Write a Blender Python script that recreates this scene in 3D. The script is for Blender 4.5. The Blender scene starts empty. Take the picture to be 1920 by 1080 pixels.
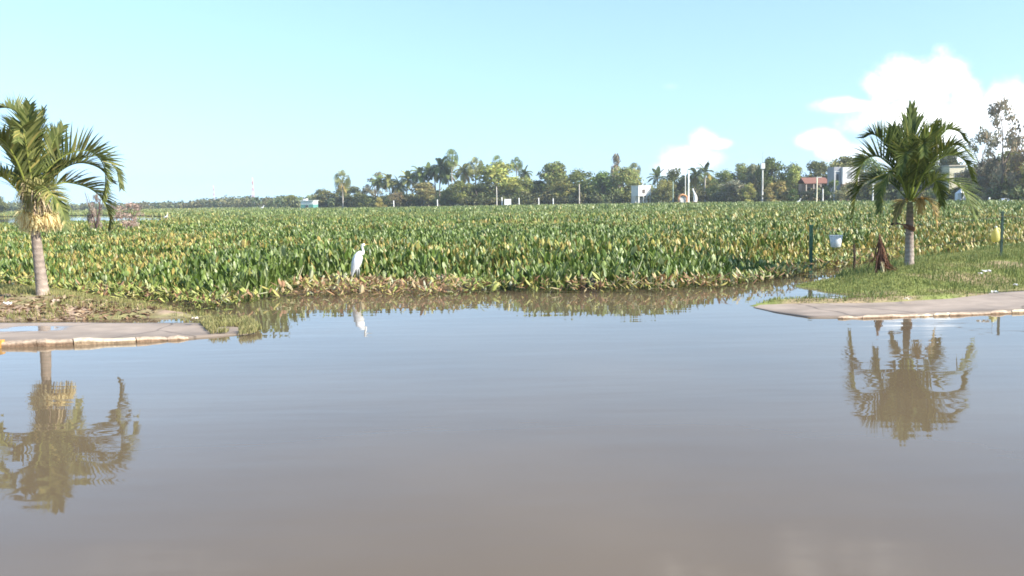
import bpy, math, random
import numpy as np
from mathutils import Vector, Matrix

rng = np.random.default_rng(7)
random.seed(7)
scene = bpy.context.scene
COL = scene.collection

# ------------------------------------------------------------------ camera
CAM_H = 1.6
FPX = 1640.0                     # focal length in pixels of a 1920 px wide frame
PITCH = math.radians(5.68)
ROLL = math.radians(-1.0)
R3 = Matrix.Rotation(math.pi / 2 - PITCH, 3, 'X') @ Matrix.Rotation(ROLL, 3, 'Z')
cam = bpy.data.cameras.new('camera')
camo = bpy.data.objects.new('camera', cam)
COL.objects.link(camo)
camo.matrix_world = Matrix.Translation((0, 0, CAM_H)) @ R3.to_4x4()
cam.sensor_width = 36.0
cam.lens = 36.0 * FPX / 1920.0
cam.clip_end = 12000
cam.clip_start = 0.05
scene.camera = camo


def ray(px, py):
    return R3 @ Vector(((px - 960) / FPX, -(py - 540) / FPX, -1.0))


def at_z(px, py, z=0.0):
    r = ray(px, py)
    t = (z - CAM_H) / r.z
    return Vector((r.x * t, r.y * t, z))


def at_d(px, py, d):
    r = ray(px, py)
    t = d / r.y
    return Vector((r.x * t, d, CAM_H + r.z * t))


def horizon(px):
    lo, hi = 0, 800
    for _ in range(40):
        m = (lo + hi) / 2
        if ray(px, m).z > 0:
            lo = m
        else:
            hi = m
    return lo


# ------------------------------------------------------------------ noise
def _hash(ix, iy, s):
    h = (ix.astype(np.int64) * 374761393 + iy.astype(np.int64) * 668265263 + s * 1442695041) & 0xFFFFFFFF
    h = ((h ^ (h >> 13)) * 1274126177) & 0xFFFFFFFF
    return ((h ^ (h >> 16)) & 0xFFFF) / 65535.0


def vnoise(x, y, s=0):
    ix, iy = np.floor(x), np.floor(y)
    fx, fy = x - ix, y - iy
    fx, fy = fx * fx * (3 - 2 * fx), fy * fy * (3 - 2 * fy)
    a, b = _hash(ix, iy, s), _hash(ix + 1, iy, s)
    c, d = _hash(ix, iy + 1, s), _hash(ix + 1, iy + 1, s)
    return (a * (1 - fx) + b * fx) * (1 - fy) + (c * (1 - fx) + d * fx) * fy


def fbm(x, y, s=0, o=3):
    t, a, n = 0, 0.5, 0
    for k in range(o):
        t = t + a * vnoise(x * 2 ** k, y * 2 ** k, s + k * 17)
        n += a
        a *= 0.5
    return t / n


def sstep(a, b, x):
    t = np.clip((x - a) / (b - a), 0, 1)
    return t * t * (3 - 2 * t)


# ------------------------------------------------------------------ geometry collector
class G:
    def __init__(self):
        self.V, self.C, self.L, self.S, self.n = [], [], [], [], 0

    def add(self, v, f, c=(1, 1, 1)):
        """v (n,3); f (m,k) indices; c (3,) or (n,3)"""
        v = np.asarray(v, float).reshape(-1, 3)
        f = np.asarray(f, np.int64)
        c = np.asarray(c, float)
        if c.ndim == 1:
            c = np.tile(c, (len(v), 1))
        self.V.append(v)
        self.C.append(c)
        self.L.append((f + self.n).ravel())
        self.S.append(np.full(len(f), f.shape[1]))
        self.n += len(v)
        return self

    def grid(self, P, c=(1, 1, 1), wrap=False):
        """P (a,b,3) array of points -> quads; wrap closes the second axis"""
        P = np.asarray(P, float)
        a, b = P.shape[:2]
        idx = np.arange(a * b).reshape(a, b)
        if wrap:
            idx = np.concatenate([idx, idx[:, :1]], 1)
        f = np.stack([idx[:-1, :-1], idx[:-1, 1:], idx[1:, 1:], idx[1:, :-1]], -1).reshape(-1, 4)
        c = np.asarray(c, float)
        if c.ndim == 3:
            c = c.reshape(-1, 3)
        return self.add(P.reshape(-1, 3), f, c)

    def tube(self, pts, rad, n=8, c=(1, 1, 1), cap=True, ell=1.0):
        pts = np.asarray(pts, float)
        rad = np.broadcast_to(np.asarray(rad, float), (len(pts),))
        T = np.gradient(pts, axis=0)
        T /= np.linalg.norm(T, axis=1)[:, None] + 1e-9
        up = np.array([0, 1.0, 0]) if abs(T[:, 1]).mean() < 0.8 else np.array([1.0, 0, 0])
        A = np.cross(T, up)
        A /= np.linalg.norm(A, axis=1)[:, None] + 1e-9
        B = np.cross(T, A)
        th = np.arange(n) * 2 * math.pi / n
        P = pts[:, None] + rad[:, None, None] * (np.cos(th)[None, :, None] * A[:, None] + ell * np.sin(th)[None, :, None] * B[:, None])
        c = np.asarray(c, float)
        if c.ndim == 2:
            c = np.repeat(c, n, 0)
        base = self.n
        self.grid(P, c, wrap=True)
        if cap:
            for k in (0, len(pts) - 1):
                self.L.append(base + k * n + np.arange(n))
                self.S.append(np.array([n]))
        return self

    def box(self, lo, hi, c=(1, 1, 1), rz=0.0, o=(0, 0, 0)):
        (x0, y0, z0), (x1, y1, z1) = lo, hi
        v = np.array([(x, y, z) for z in (z0, z1) for y in (y0, y1) for x in (x0, x1)], float)
        if rz:
            cs, sn = math.cos(rz), math.sin(rz)
            v = np.stack([v[:, 0] * cs - v[:, 1] * sn, v[:, 0] * sn + v[:, 1] * cs, v[:, 2]], 1)
        f = [(0, 2, 3, 1), (4, 5, 7, 6), (0, 1, 5, 4), (2, 6, 7, 3), (0, 4, 6, 2), (1, 3, 7, 5)]
        return self.add(v + np.asarray(o, float), f, c)

    def lathe(self, prof, n=20, c=(1, 1, 1), o=(0, 0, 0)):
        th = np.arange(n) * 2 * math.pi / n
        prof = np.asarray(prof, float)
        P = np.stack([prof[:, None, 0] * np.cos(th), prof[:, None, 0] * np.sin(th), np.repeat(prof[:, 1:2], n, 1)], -1)
        return self.grid(P + np.asarray(o, float), c, wrap=True)

    def mesh(self, name):
        V = np.concatenate(self.V)
        C = np.concatenate(self.C)
        L = np.concatenate(self.L)
        S = np.concatenate(self.S)
        me = bpy.data.meshes.new(name)
        me.vertices.add(len(V))
        me.vertices.foreach_set('co', V.astype(np.float32).ravel())
        me.loops.add(len(L))
        me.loops.foreach_set('vertex_index', L.astype(np.int32))
        me.polygons.add(len(S))
        me.polygons.foreach_set('loop_start', np.concatenate([[0], np.cumsum(S)[:-1]]).astype(np.int32))
        me.update(calc_edges=True)
        ca = me.color_attributes.new('Col', 'FLOAT_COLOR', 'POINT')
        ca.data.foreach_set('color', np.concatenate([C, np.ones((len(C), 1))], 1).astype(np.float32).ravel())
        return me

    def build(self, name, mat, parent=None, smooth=False):
        me = self.mesh(name)
        me.materials.append(mat)
        me.polygons.foreach_set('use_smooth', np.full(len(me.polygons), bool(smooth)))
        o = bpy.data.objects.new(name, me)
        COL.objects.link(o)
        if parent:
            o.parent = parent
        return o


def tag(o, label=None, cat=None, group=None, kind=None):
    if label:
        o['label'] = label
    if cat:
        o['category'] = cat
    if group:
        o['group'] = group
    if kind:
        o['kind'] = kind
    return o


def thing(name, loc, label, cat, group=None, rz=0.0, s=1.0):
    o = bpy.data.objects.new(name, None)
    COL.objects.link(o)
    o.location = loc
    o.rotation_euler.z = rz
    o.scale = (s, s, s)
    o.empty_display_size = 0.2
    return tag(o, label, cat, group)


def inst(name, me, parent, loc=(0, 0, 0), scale=(1, 1, 1), rz=0.0, color=None):
    o = bpy.data.objects.new(name, me)
    COL.objects.link(o)
    o.parent = parent
    o.location = loc
    o.scale = scale
    o.rotation_euler.z = rz
    if color:
        o.color = (*color, 1)
    return o


# ------------------------------------------------------------------ materials
def mat(name, rough=0.6, spec=0.5, base=None, trans=0.0, objcol=False, noise=0.0, nscale=8.0, bump=0.0, bscale=20.0, metal=0.0, mul=1.0):
    m = bpy.data.materials.new(name)
    m.use_nodes = True
    nt = m.node_tree
    N, Lk = nt.nodes, nt.links
    b = N['Principled BSDF']
    out = N['Material Output']
    b.inputs['Roughness'].default_value = rough
    b.inputs['Specular IOR Level'].default_value = spec
    b.inputs['Metallic'].default_value = metal
    if base is None:
        a = N.new('ShaderNodeAttribute')
        a.attribute_name = 'Col'
        col = a.outputs['Color']
    else:
        rgb = N.new('ShaderNodeRGB')
        rgb.outputs[0].default_value = (*base, 1)
        col = rgb.outputs[0]
    if objcol:
        oi = N.new('ShaderNodeObjectInfo')
        mx = N.new('ShaderNodeMix')
        mx.data_type = 'RGBA'
        mx.blend_type = 'MULTIPLY'
        mx.inputs['Factor'].default_value = 1
        Lk.new(col, mx.inputs['A'])
        Lk.new(oi.outputs['Color'], mx.inputs['B'])
        col = mx.outputs['Result']
    tc = N.new('ShaderNodeTexCoord')
    if noise:
        nz = N.new('ShaderNodeTexNoise')
        nz.inputs['Scale'].default_value = nscale
        nz.inputs['Detail'].default_value = 6
        Lk.new(tc.outputs['Object'], nz.inputs['Vector'])
        mr = N.new('ShaderNodeMapRange')
        mr.inputs['From Min'].default_value = 0.3
        mr.inputs['From Max'].default_value = 0.7
        mr.inputs['To Min'].default_value = 1 - noise
        mr.inputs['To Max'].default_value = 1 + noise
        Lk.new(nz.outputs['Fac'], mr.inputs['Value'])
        vm = N.new('ShaderNodeVectorMath')
        vm.operation = 'SCALE'
        Lk.new(col, vm.inputs[0])
        Lk.new(mr.outputs[0], vm.inputs['Scale'])
        col = vm.outputs[0]
    Lk.new(col, b.inputs['Base Color'])
    if bump:
        n2 = N.new('ShaderNodeTexNoise')
        n2.inputs['Scale'].default_value = bscale
        n2.inputs['Detail'].default_value = 5
        Lk.new(tc.outputs['Object'], n2.inputs['Vector'])
        bp = N.new('ShaderNodeBump')
        bp.inputs['Strength'].default_value = bump
        bp.inputs['Distance'].default_value = 0.02
        Lk.new(n2.outputs['Fac'], bp.inputs['Height'])
        Lk.new(bp.outputs[0], b.inputs['Normal'])
    if trans:
        t = N.new('ShaderNodeBsdfTranslucent')
        Lk.new(col, t.inputs['Color'])
        ms = N.new('ShaderNodeMixShader')
        ms.inputs[0].default_value = trans
        Lk.new(b.outputs[0], ms.inputs[1])
        Lk.new(t.outputs[0], ms.inputs[2])
        Lk.new(ms.outputs[0], out.inputs['Surface'])
    return m


M_leaf = mat('hyacinth_leaf', rough=0.42, spec=0.4, trans=0.22)
M_grass = mat('grass_blade', rough=0.6, spec=0.3, trans=0.25)
M_frond = mat('palm_frond', rough=0.5, spec=0.2, trans=0.28)
M_straw = mat('straw', rough=0.8, spec=0.1, trans=0.4)
M_dry = mat('dry_plant', rough=0.85, spec=0.1, trans=0.2)
M_trunk = mat('palm_trunk', rough=0.85, spec=0.2, noise=0.25, nscale=14, bump=0.5, bscale=40)
M_crown = mat('tree_crown', rough=0.7, spec=0.15, trans=0.3, objcol=True)
M_bark = mat('tree_bark', rough=0.9, spec=0.1, noise=0.25, nscale=3)
M_paint = mat('painted', rough=0.6, spec=0.3, noise=0.08, nscale=1.5)
M_plastic = mat('plastic', rough=0.35, spec=0.5)
M_thin_plastic = mat('thin_plastic', rough=0.4, spec=0.4, trans=0.45)
M_metal = mat('metal_paint', rough=0.45, spec=0.5, noise=0.15, nscale=12)
M_feather = mat('feather', rough=0.75, spec=0.2)
M_soil = mat('soil', rough=0.95, spec=0.1, noise=0.35, nscale=5, bump=0.6, bscale=25)
M_far = mat('far_ground', rough=0.95, spec=0.1, noise=0.3, nscale=0.08)
M_stone = mat('stone', rough=0.85, spec=0.2, noise=0.3, nscale=18, bump=0.7, bscale=30)

# wet pavement: dry concrete with thin puddles where the noise dips
def pavement_material():
    m = mat('wet_concrete', rough=0.75, spec=0.4, noise=0.12, nscale=4, bump=0.15, bscale=60)
    nt = m.node_tree
    N, Lk = nt.nodes, nt.links
    b = N['Principled BSDF']
    a = N.new('ShaderNodeAttribute')
    a.attribute_name = 'wet'
    tc = N.new('ShaderNodeTexCoord')
    mp = N.new('ShaderNodeMapping')
    mp.inputs['Scale'].default_value = (0.45, 1.2, 1)
    Lk.new(tc.outputs['Object'], mp.inputs['Vector'])
    nz = N.new('ShaderNodeTexNoise')
    nz.inputs['Scale'].default_value = 1.6
    nz.inputs['Detail'].default_value = 4
    Lk.new(mp.outputs[0], nz.inputs['Vector'])
    ad = N.new('ShaderNodeMath')
    ad.operation = 'ADD'
    Lk.new(nz.outputs['Fac'], ad.inputs[0])
    Lk.new(a.outputs['Fac'], ad.inputs[1])
    mr = N.new('ShaderNodeMapRange')
    mr.interpolation_type = 'SMOOTHSTEP'
    mr.inputs['From Min'].default_value = 0.95
    mr.inputs['From Max'].default_value = 1.12
    Lk.new(ad.outputs[0], mr.inputs['Value'])
    r = N.new('ShaderNodeMapRange')
    r.inputs['To Min'].default_value = 0.7
    r.inputs['To Max'].default_value = 0.06
    Lk.new(mr.outputs[0], r.inputs['Value'])
    Lk.new(r.outputs[0], b.inputs['Roughness'])
    old = b.inputs['Base Color'].links[0].from_socket
    vm = N.new('ShaderNodeVectorMath')
    vm.operation = 'SCALE'
    d = N.new('ShaderNodeMapRange')
    d.inputs['To Min'].default_value = 1.0
    d.inputs['To Max'].default_value = 0.7
    Lk.new(mr.outputs[0], d.inputs['Value'])
    Lk.new(old, vm.inputs[0])
    Lk.new(d.outputs[0], vm.inputs['Scale'])
    Lk.new(vm.outputs[0], b.inputs['Base Color'])
    vo = N.new('ShaderNodeTexVoronoi')
    vo.feature = 'DISTANCE_TO_EDGE'
    vo.inputs['Scale'].default_value = 0.55
    wp = N.new('ShaderNodeTexNoise')
    wp.inputs['Scale'].default_value = 2.5
    wp.inputs['Detail'].default_value = 5
    Lk.new(tc.outputs['Object'], wp.inputs['Vector'])
    wa = N.new('ShaderNodeMix')
    wa.data_type = 'RGBA'
    wa.inputs['Factor'].default_value = 0.16
    Lk.new(tc.outputs['Object'], wa.inputs['A'])
    Lk.new(wp.outputs['Color'], wa.inputs['B'])
    Lk.new(wa.outputs['Result'], vo.inputs['Vector'])
    ck = N.new('ShaderNodeMapRange')
    ck.inputs['From Max'].default_value = 0.012
    ck.inputs['To Min'].default_value = 0.45
    Lk.new(vo.outputs['Distance'], ck.inputs['Value'])
    v2 = N.new('ShaderNodeVectorMath')
    v2.operation = 'SCALE'
    Lk.new(vm.outputs[0], v2.inputs[0])
    Lk.new(ck.outputs[0], v2.inputs['Scale'])
    Lk.new(v2.outputs[0], b.inputs['Base Color'])
    bump = b.inputs['Normal'].links[0].from_node
    inv = N.new('ShaderNodeMapRange')
    inv.inputs['To Min'].default_value = 0.15
    inv.inputs['To Max'].default_value = 0.0
    Lk.new(mr.outputs[0], inv.inputs['Value'])
    Lk.new(inv.outputs[0], bump.inputs['Strength'])
    return m


M_pave = pavement_material()


def water_material():
    m = bpy.data.materials.new('muddy_water')
    m.use_nodes = True
    nt = m.node_tree
    N, Lk = nt.nodes, nt.links
    b = N['Principled BSDF']
    b.inputs['Roughness'].default_value = 0.02
    b.inputs['IOR'].default_value = 1.42
    tc = N.new('ShaderNodeTexCoord')
    nz = N.new('ShaderNodeTexNoise')
    nz.inputs['Scale'].default_value = 0.35
    nz.inputs['Detail'].default_value = 4
    Lk.new(tc.outputs['Object'], nz.inputs['Vector'])
    cr = N.new('ShaderNodeValToRGB')
    cr.color_ramp.elements[0].position = 0.3
    cr.color_ramp.elements[0].color = (*WATER_A, 1)
    cr.color_ramp.elements[1].position = 0.7
    cr.color_ramp.elements[1].color = (*WATER_B, 1)
    Lk.new(nz.outputs['Fac'], cr.inputs[0])
    Lk.new(cr.outputs[0], b.inputs['Base Color'])
    # ripples: long low swell, finer wind ripple; calm and rippled patches
    def ripple(sx, sy, sc, det, rot=0.1):
        mp = N.new('ShaderNodeMapping')
        mp.inputs['Scale'].default_value = (sx, sy, 1)
        mp.inputs['Rotation'].default_value = (0, 0, rot)
        Lk.new(tc.outputs['Object'], mp.inputs['Vector'])
        n = N.new('ShaderNodeTexNoise')
        n.inputs['Scale'].default_value = sc
        n.inputs['Detail'].default_value = det
        n.inputs['Roughness'].default_value = 0.45
        Lk.new(mp.outputs[0], n.inputs['Vector'])
        return n.outputs['Fac']
    r1 = ripple(0.5, 2.0, 1.1, 2, 0.12)
    r2 = ripple(1.2, 5.0, 1.5, 2, -0.05)
    patch = ripple(0.25, 0.5, 0.8, 2, 0.3)
    pm = N.new('ShaderNodeMapRange')
    pm.inputs['From Min'].default_value = 0.35
    pm.inputs['From Max'].default_value = 0.65
    pm.inputs['To Min'].default_value = 0.15
    pm.inputs['To Max'].default_value = 1.0
    Lk.new(patch, pm.inputs['Value'])
    m1 = N.new('ShaderNodeMath')
    m1.operation = 'MULTIPLY'
    m1.inputs[1].default_value = 0.0032
    Lk.new(r1, m1.inputs[0])
    m2 = N.new('ShaderNodeMath')
    m2.operation = 'MULTIPLY'
    Lk.new(r2, m2.inputs[0])
    m2b = N.new('ShaderNodeMath')
    m2b.operation = 'MULTIPLY'
    m2b.inputs[1].default_value = 0.0006
    Lk.new(pm.outputs[0], m2b.inputs[0])
    Lk.new(m2b.outputs[0], m2.inputs[1])
    s = N.new('ShaderNodeMath')
    s.operation = 'ADD'
    Lk.new(m1.outputs[0], s.inputs[0])
    Lk.new(m2.outputs[0], s.inputs[1])
    bp = N.new('ShaderNodeBump')
    bp.inputs['Strength'].default_value = 1.0
    bp.inputs['Distance'].default_value = 1.0
    Lk.new(s.outputs[0], bp.inputs['Height'])
    Lk.new(bp.outputs[0], b.inputs['Normal'])
    return m


WATER_A = (0.132, 0.098, 0.062)
WATER_B = (0.168, 0.126, 0.080)
M_water = water_material()

# ------------------------------------------------------------------ sky, sun
EL, AZ = math.radians(36), (0.90, -0.436)
EXPOSURE = 1.0
SKY = 0.126
SUN = 5.0
to_sun = Vector((AZ[0] * math.cos(EL), AZ[1] * math.cos(EL), math.sin(EL))).normalized()
sun = bpy.data.lights.new('sun', 'SUN')
sun.energy = SUN
sun.angle = math.radians(0.53)
sun.color = (1.0, 0.94, 0.84)
suno = bpy.data.objects.new('sun', sun)
COL.objects.link(suno)
suno.location = (20, -15, 30)
suno.rotation_euler = to_sun.to_track_quat('Z', 'Y').to_euler()

world = bpy.data.worlds.new('World')
scene.world = world
world.use_nodes = True
wn, wl = world.node_tree.nodes, world.node_tree.links
wn.clear()
wout = wn.new('ShaderNodeOutputWorld')
bg = wn.new('ShaderNodeBackground')
bg.inputs['Strength'].default_value = SKY
wl.new(bg.outputs[0], wout.inputs['Surface'])
sky = wn.new('ShaderNodeTexSky')
sky.sky_type = 'NISHITA'
sky.sun_disc = False
sky.sun_elevation = EL
sky.sun_rotation = math.atan2(AZ[0], AZ[1])
sky.air_density = 0.85
sky.dust_density = 0.0
sky.ozone_density = 1.0


def M(op, a, b=None):
    n = wn.new('ShaderNodeMath')
    n.operation = op
    for k, x in enumerate((a, b)):
        if x is None:
            continue
        if isinstance(x, (int, float)):
            n.inputs[k].default_value = x
        else:
            wl.new(x, n.inputs[k])
    return n.outputs[0]


wtc = wn.new('ShaderNodeTexCoord')
sep = wn.new('ShaderNodeSeparateXYZ')
wl.new(wtc.outputs['Generated'], sep.inputs[0])
cmb = wn.new('ShaderNodeCombineXYZ')
wl.new(sep.outputs['X'], cmb.inputs['X'])
wl.new(sep.outputs['Y'], cmb.inputs['Y'])
wl.new(M('MAXIMUM', sep.outputs['Z'], M('ADD', M('MULTIPLY', sep.outputs['Z'], 0.50), 0.107)), cmb.inputs['Z'])
wl.new(cmb.outputs[0], sky.inputs['Vector'])
ysafe = M('MAXIMUM', sep.outputs['Y'], 0.05)
U, Vv = M('DIVIDE', sep.outputs['X'], ysafe), M('DIVIDE', sep.outputs['Z'], ysafe)
cn = wn.new('ShaderNodeTexNoise')
cn.inputs['Scale'].default_value = 16
cn.inputs['Detail'].default_value = 9
cn.inputs['Roughness'].default_value = 0.58
wl.new(wtc.outputs['Generated'], cn.inputs['Vector'])
nf = M('MULTIPLY', M('SUBTRACT', cn.outputs['Fac'], 0.5), 2.3)
# cloud lobes: (px, py, rx, ry, strength) read off the photograph, turned into sky directions
lobes = [(1694, 146, 52, 46, 1), (1768, 148, 56, 48, 1), (1735, 165, 80, 56, 1), (1660, 175, 50, 40, 1), (1808, 180, 40, 40, 1), (1690, 215, 100, 50, 1), (1610, 197, 75, 17, .8), (1790, 235, 120, 62, 1),
         (1890, 195, 55, 42, .9), (1905, 262, 90, 80, 1), (1730, 285, 120, 55, .9), (1600, 290, 60, 22, .45),
         (1318, 262, 34, 30, .9), (1342, 270, 34, 14, .85), (1300, 300, 62, 34, .9), (1262, 318, 48, 20, .7),
         (1532, 262, 48, 20, .75), (1562, 278, 36, 22, .7), (1255, 162, 22, 9, .05)]
lob = []
for (x, y, rx, ry, s) in lobes:
    r = ray(x, y)
    lob.append((r.x / r.y, r.z / r.y, rx / FPX, ry / FPX, s))
# higher clouds, above the frame; the water mirrors them near its lower edge
for (x, y, rx, ry, s) in [(1270, 1075, 90, 45, .22), (1330, 1090, 60, 40, .2), (1520, 1060, 90, 70, .22), (1590, 1040, 70, 50, .22), (1660, 1045, 80, 50, .2), (1450, 1140, 240, 70, .3), (300, 1050, 160, 26, .12), (420, 1062, 120, 20, .1)]:
    r = ray(x, y)
    lob.append((r.x / r.y, -r.z / r.y, rx / FPX, ry / FPX, -s))
tot = None
for (u, v, a, b, s) in lob:
    du = M('DIVIDE', M('SUBTRACT', U, u), a)
    dv = M('DIVIDE', M('SUBTRACT', Vv, v), b)
    rr = M('SQRT', M('ADD', M('MULTIPLY', du, du), M('MULTIPLY', dv, dv)))
    f = M('ADD', M('SUBTRACT', 1.12, rr), nf)
    mr = wn.new('ShaderNodeMapRange')
    mr.interpolation_type = 'SMOOTHSTEP'
    mr.inputs['From Min'].default_value = 0.0
    mr.inputs['From Max'].default_value = 1.15 if s > 0 else 1.7
    mr.inputs['To Max'].default_value = abs(s)
    wl.new(f, mr.inputs['Value'])
    tot = mr.outputs[0] if tot is None else M('MAXIMUM', tot, mr.outputs[0])
front = M('GREATER_THAN', sep.outputs['Y'], 0.1)
tot = M('MULTIPLY', tot, front)
cmx = wn.new('ShaderNodeMix')
cmx.data_type = 'RGBA'
wl.new(tot, cmx.inputs['Factor'])
tint = wn.new('ShaderNodeMix')
tint.data_type = 'RGBA'
tint.blend_type = 'MULTIPLY'
tint.inputs['Factor'].default_value = 1
tint.inputs['B'].default_value = (0.98, 1.05, 1.05, 1)
wl.new(sky.outputs[0], tint.inputs['A'])
wl.new(tint.outputs['Result'], cmx.inputs['A'])
CLOUD = 14.0
HAZE = 0.00042
cs = wn.new('ShaderNodeTexNoise')
cs.inputs['Scale'].default_value = 26
cs.inputs['Detail'].default_value = 5
wl.new(wtc.outputs['Generated'], cs.inputs['Vector'])
cr2 = wn.new('ShaderNodeValToRGB')
cr2.color_ramp.elements[0].position = .36
cr2.color_ramp.elements[0].color = (.80, .83, .87, 1)
cr2.color_ramp.elements[1].position = .58
cr2.color_ramp.elements[1].color = (1, .985, .96, 1)
wl.new(cs.outputs['Fac'], cr2.inputs[0])
csc = wn.new('ShaderNodeVectorMath')
csc.operation = 'SCALE'
csc.inputs['Scale'].default_value = CLOUD
wl.new(cr2.outputs[0], csc.inputs[0])
wl.new(csc.outputs[0], cmx.inputs['B'])
wl.new(cmx.outputs['Result'], bg.inputs['Color'])

scene.view_settings.view_transform = 'Standard'
scene.view_settings.look = 'None'
scene.view_settings.exposure = EXPOSURE
scene.view_settings.gamma = 1
scene.view_settings.use_curve_mapping = False
scene.render.engine = 'CYCLES'
scene.cycles.use_denoising = True
scene.cycles.max_bounces = 6
scene.cycles.transparent_max_bounces = 8
scene.cycles.pixel_filter_type = 'BLACKMAN_HARRIS'
scene.cycles.filter_width = 1.7
scene.cycles.caustics_reflective = False
scene.cycles.caustics_refractive = False

# ------------------------------------------------------------------ plan of the place
SHORE_PX = [-900, -200, 200, 350, 480, 560, 640, 700, 850, 1000, 1300, 1500, 1700, 1920, 2300, 3000]
SHORE_D = [430, 440, 450, 420, 360, 300, 262, 240, 232, 228, 212, 182, 150, 122, 100, 80]
_su = [ray(x, 400).x / ray(x, 400).y for x in SHORE_PX]


def shore_d(X, Y):
    """forward distance of the far bank in the direction of (X, Y)"""
    return np.interp(np.asarray(X) / np.maximum(np.asarray(Y), 1e-3), _su, SHORE_D)


def shore_at(px):
    return float(np.interp(px, SHORE_PX, SHORE_D))


def poly(pxs, z=0.0):
    return np.array([at_z(x, y, z)[:2] for x, y in pxs])


FRONT = poly([(-700, 566), (-200, 560), (0, 557), (150, 556), (260, 570), (330, 579), (400, 588), (440, 584), (480, 568), (520, 558), (600, 556), (700, 558), (800, 557), (850, 553), (930, 548), (1000, 548),
              (1090, 547), (1250, 546), (1330, 543), (1400, 537), (1460, 529), (1500, 519), (1540, 508), (1600, 500), (1700, 488), (1800, 486), (1920, 482), (2300, 470), (2800, 462)])


def front_y(X):
    return np.interp(X, FRONT[:, 0], FRONT[:, 1])


def sdist(P, Q):
    """signed distance (inside > 0) of points P (n,2) to polygon Q"""
    d = np.full(len(P), 1e9)
    ins = np.zeros(len(P), bool)
    for i in range(len(Q)):
        a, b = Q[i], Q[(i + 1) % len(Q)]
        e = b - a
        t = np.clip(((P - a) @ e) / (e @ e + 1e-12), 0, 1)
        d = np.minimum(d, np.linalg.norm(P - a - t[:, None] * e, axis=1))
        c = ((a[1] > P[:, 1]) != (b[1] > P[:, 1])) & (P[:, 0] < (b[0] - a[0]) * (P[:, 1] - a[1]) / (b[1] - a[1] + 1e-12) + a[0])
        ins ^= c
    return np.where(ins, d, -d)


LV = poly([(-700, 618), (-200, 611), (0, 607), (200, 604), (400, 601), (470, 603), (480, 596), (440, 586), (400, 584), (330, 572), (260, 561), (150, 545), (0, 540), (-300, 538), (-700, 540)])
RV = poly([(1430, 536), (1500, 548), (1560, 556), (1640, 564), (1700, 569), (1760, 565), (1820, 559), (1920, 552), (2200, 538), (2700, 520), (2700, 462), (2200, 466), (1920, 474), (1800, 478), (1700, 482), (1600, 496), (1540, 508), (1500, 522)])
RT = poly([(1405, 574), (1440, 567), (1500, 565), (1560, 566), (1640, 562), (1760, 558), (1900, 550), (1925, 549), (1790, 564), (1700, 569), (1640, 571), (1480, 572)])


def land_z(X, Y):
    P = np.stack([X, Y], 1)
    l = sdist(P, LV)
    r = sdist(P, RV)
    t = sdist(P, RT)
    n = fbm(X * 1.3, Y * 1.3, 5, 3) - 0.5
    zl = -0.06 + 0.32 * sstep(-0.25, 1.9, l) + 0.05 * n
    zr = -0.05 + 0.40 * sstep(-0.2, 3.0, r) + 0.06 * n
    zt = -0.05 + 0.13 * sstep(-0.2, 0.25, t) + 0.03 * n
    return np.maximum(np.maximum(zl, zr), zt)


# ------------------------------------------------------------------ water and ground sheets
w = G()
nr, na = 40, 96
rr = np.concatenate([[0.0], np.geomspace(2, 700, nr - 1)])
th = np.linspace(0, 2 * math.pi, na, endpoint=False)
w.grid(np.stack([rr[:, None] * np.cos(th), rr[:, None] * np.sin(th), 0 * rr[:, None] * th], -1), wrap=True)
wo = w.build('water', M_water)
tag(wo, kind='structure')

g = G()
rr = np.concatenate([np.geomspace(3, 60, 10), np.linspace(66, 470, 90), np.geomspace(480, 9000, 30)])
th = np.linspace(0, 2 * math.pi, 240, endpoint=False)
X = rr[:, None] * np.sin(th)
Y = rr[:, None] * np.cos(th)
D = np.where(Y > 1, shore_d(X.ravel(), Y.ravel()).reshape(X.shape), 60)
d = np.where(Y > 1, Y, rr[:, None])
Z = -0.7 + 1.15 * sstep(-4, 5, d - D) + 2.5 * sstep(40, 900, d - D)
g.grid(np.stack([X, Y, Z], -1), np.array([0.09, 0.10, 0.04]), wrap=True)
tag(g.build('ground', M_far, smooth=True), kind='structure')


def land(name, x0, x1, y0, y1, step, colf):
    xs, ys = np.arange(x0, x1, step), np.arange(y0, y1, step)
    X, Y = np.meshgrid(xs, ys)
    Z = land_z(X.ravel(), Y.ravel())
    k = G()
    k.grid(np.stack([X.ravel(), Y.ravel(), Z], -1).reshape(len(ys), len(xs), 3), colf(X.ravel(), Y.ravel(), Z))
    # drop cells that lie well under water
    zz = Z.reshape(len(ys), len(xs))
    cm = np.maximum(np.maximum(zz[:-1, :-1], zz[1:, :-1]), np.maximum(zz[:-1, 1:], zz[1:, 1:])).ravel() > -0.035
    f = k.L[0].reshape(-1, 4)[cm]
    k.L[0] = f.ravel()
    k.S[0] = k.S[0][:len(f)]
    return tag(k.build(name, M_soil, smooth=True), kind='structure')


def lerp3(a, b, t):
    return np.asarray(a)[None] * (1 - t[:, None]) + np.asarray(b)[None] * t[:, None]


def col_left(X, Y, Z):
    t = sstep(0.35, 0.6, fbm(X * 2.0, Y * 3.0, 31))
    return lerp3((0.36, 0.26, 0.19), (0.26, 0.24, 0.11), t)


def col_right(X, Y, Z):
    t = sstep(0.3, 0.6, fbm(X * 1.1, Y * 2.0, 37))
    return lerp3((0.34, 0.26, 0.16), (0.22, 0.25, 0.08), t)


LX0, LX1 = float(LV[:, 0].min()), float(LV[:, 0].max()) + 0.6
land('verge', max(LX0, -14), LX1, 10.8, 17.5, 0.09, col_left)
land('verge', float(at_z(1400, 575)[0]) - 0.4, 17.0, 11.0, 23.0, 0.09, col_right)


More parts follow.
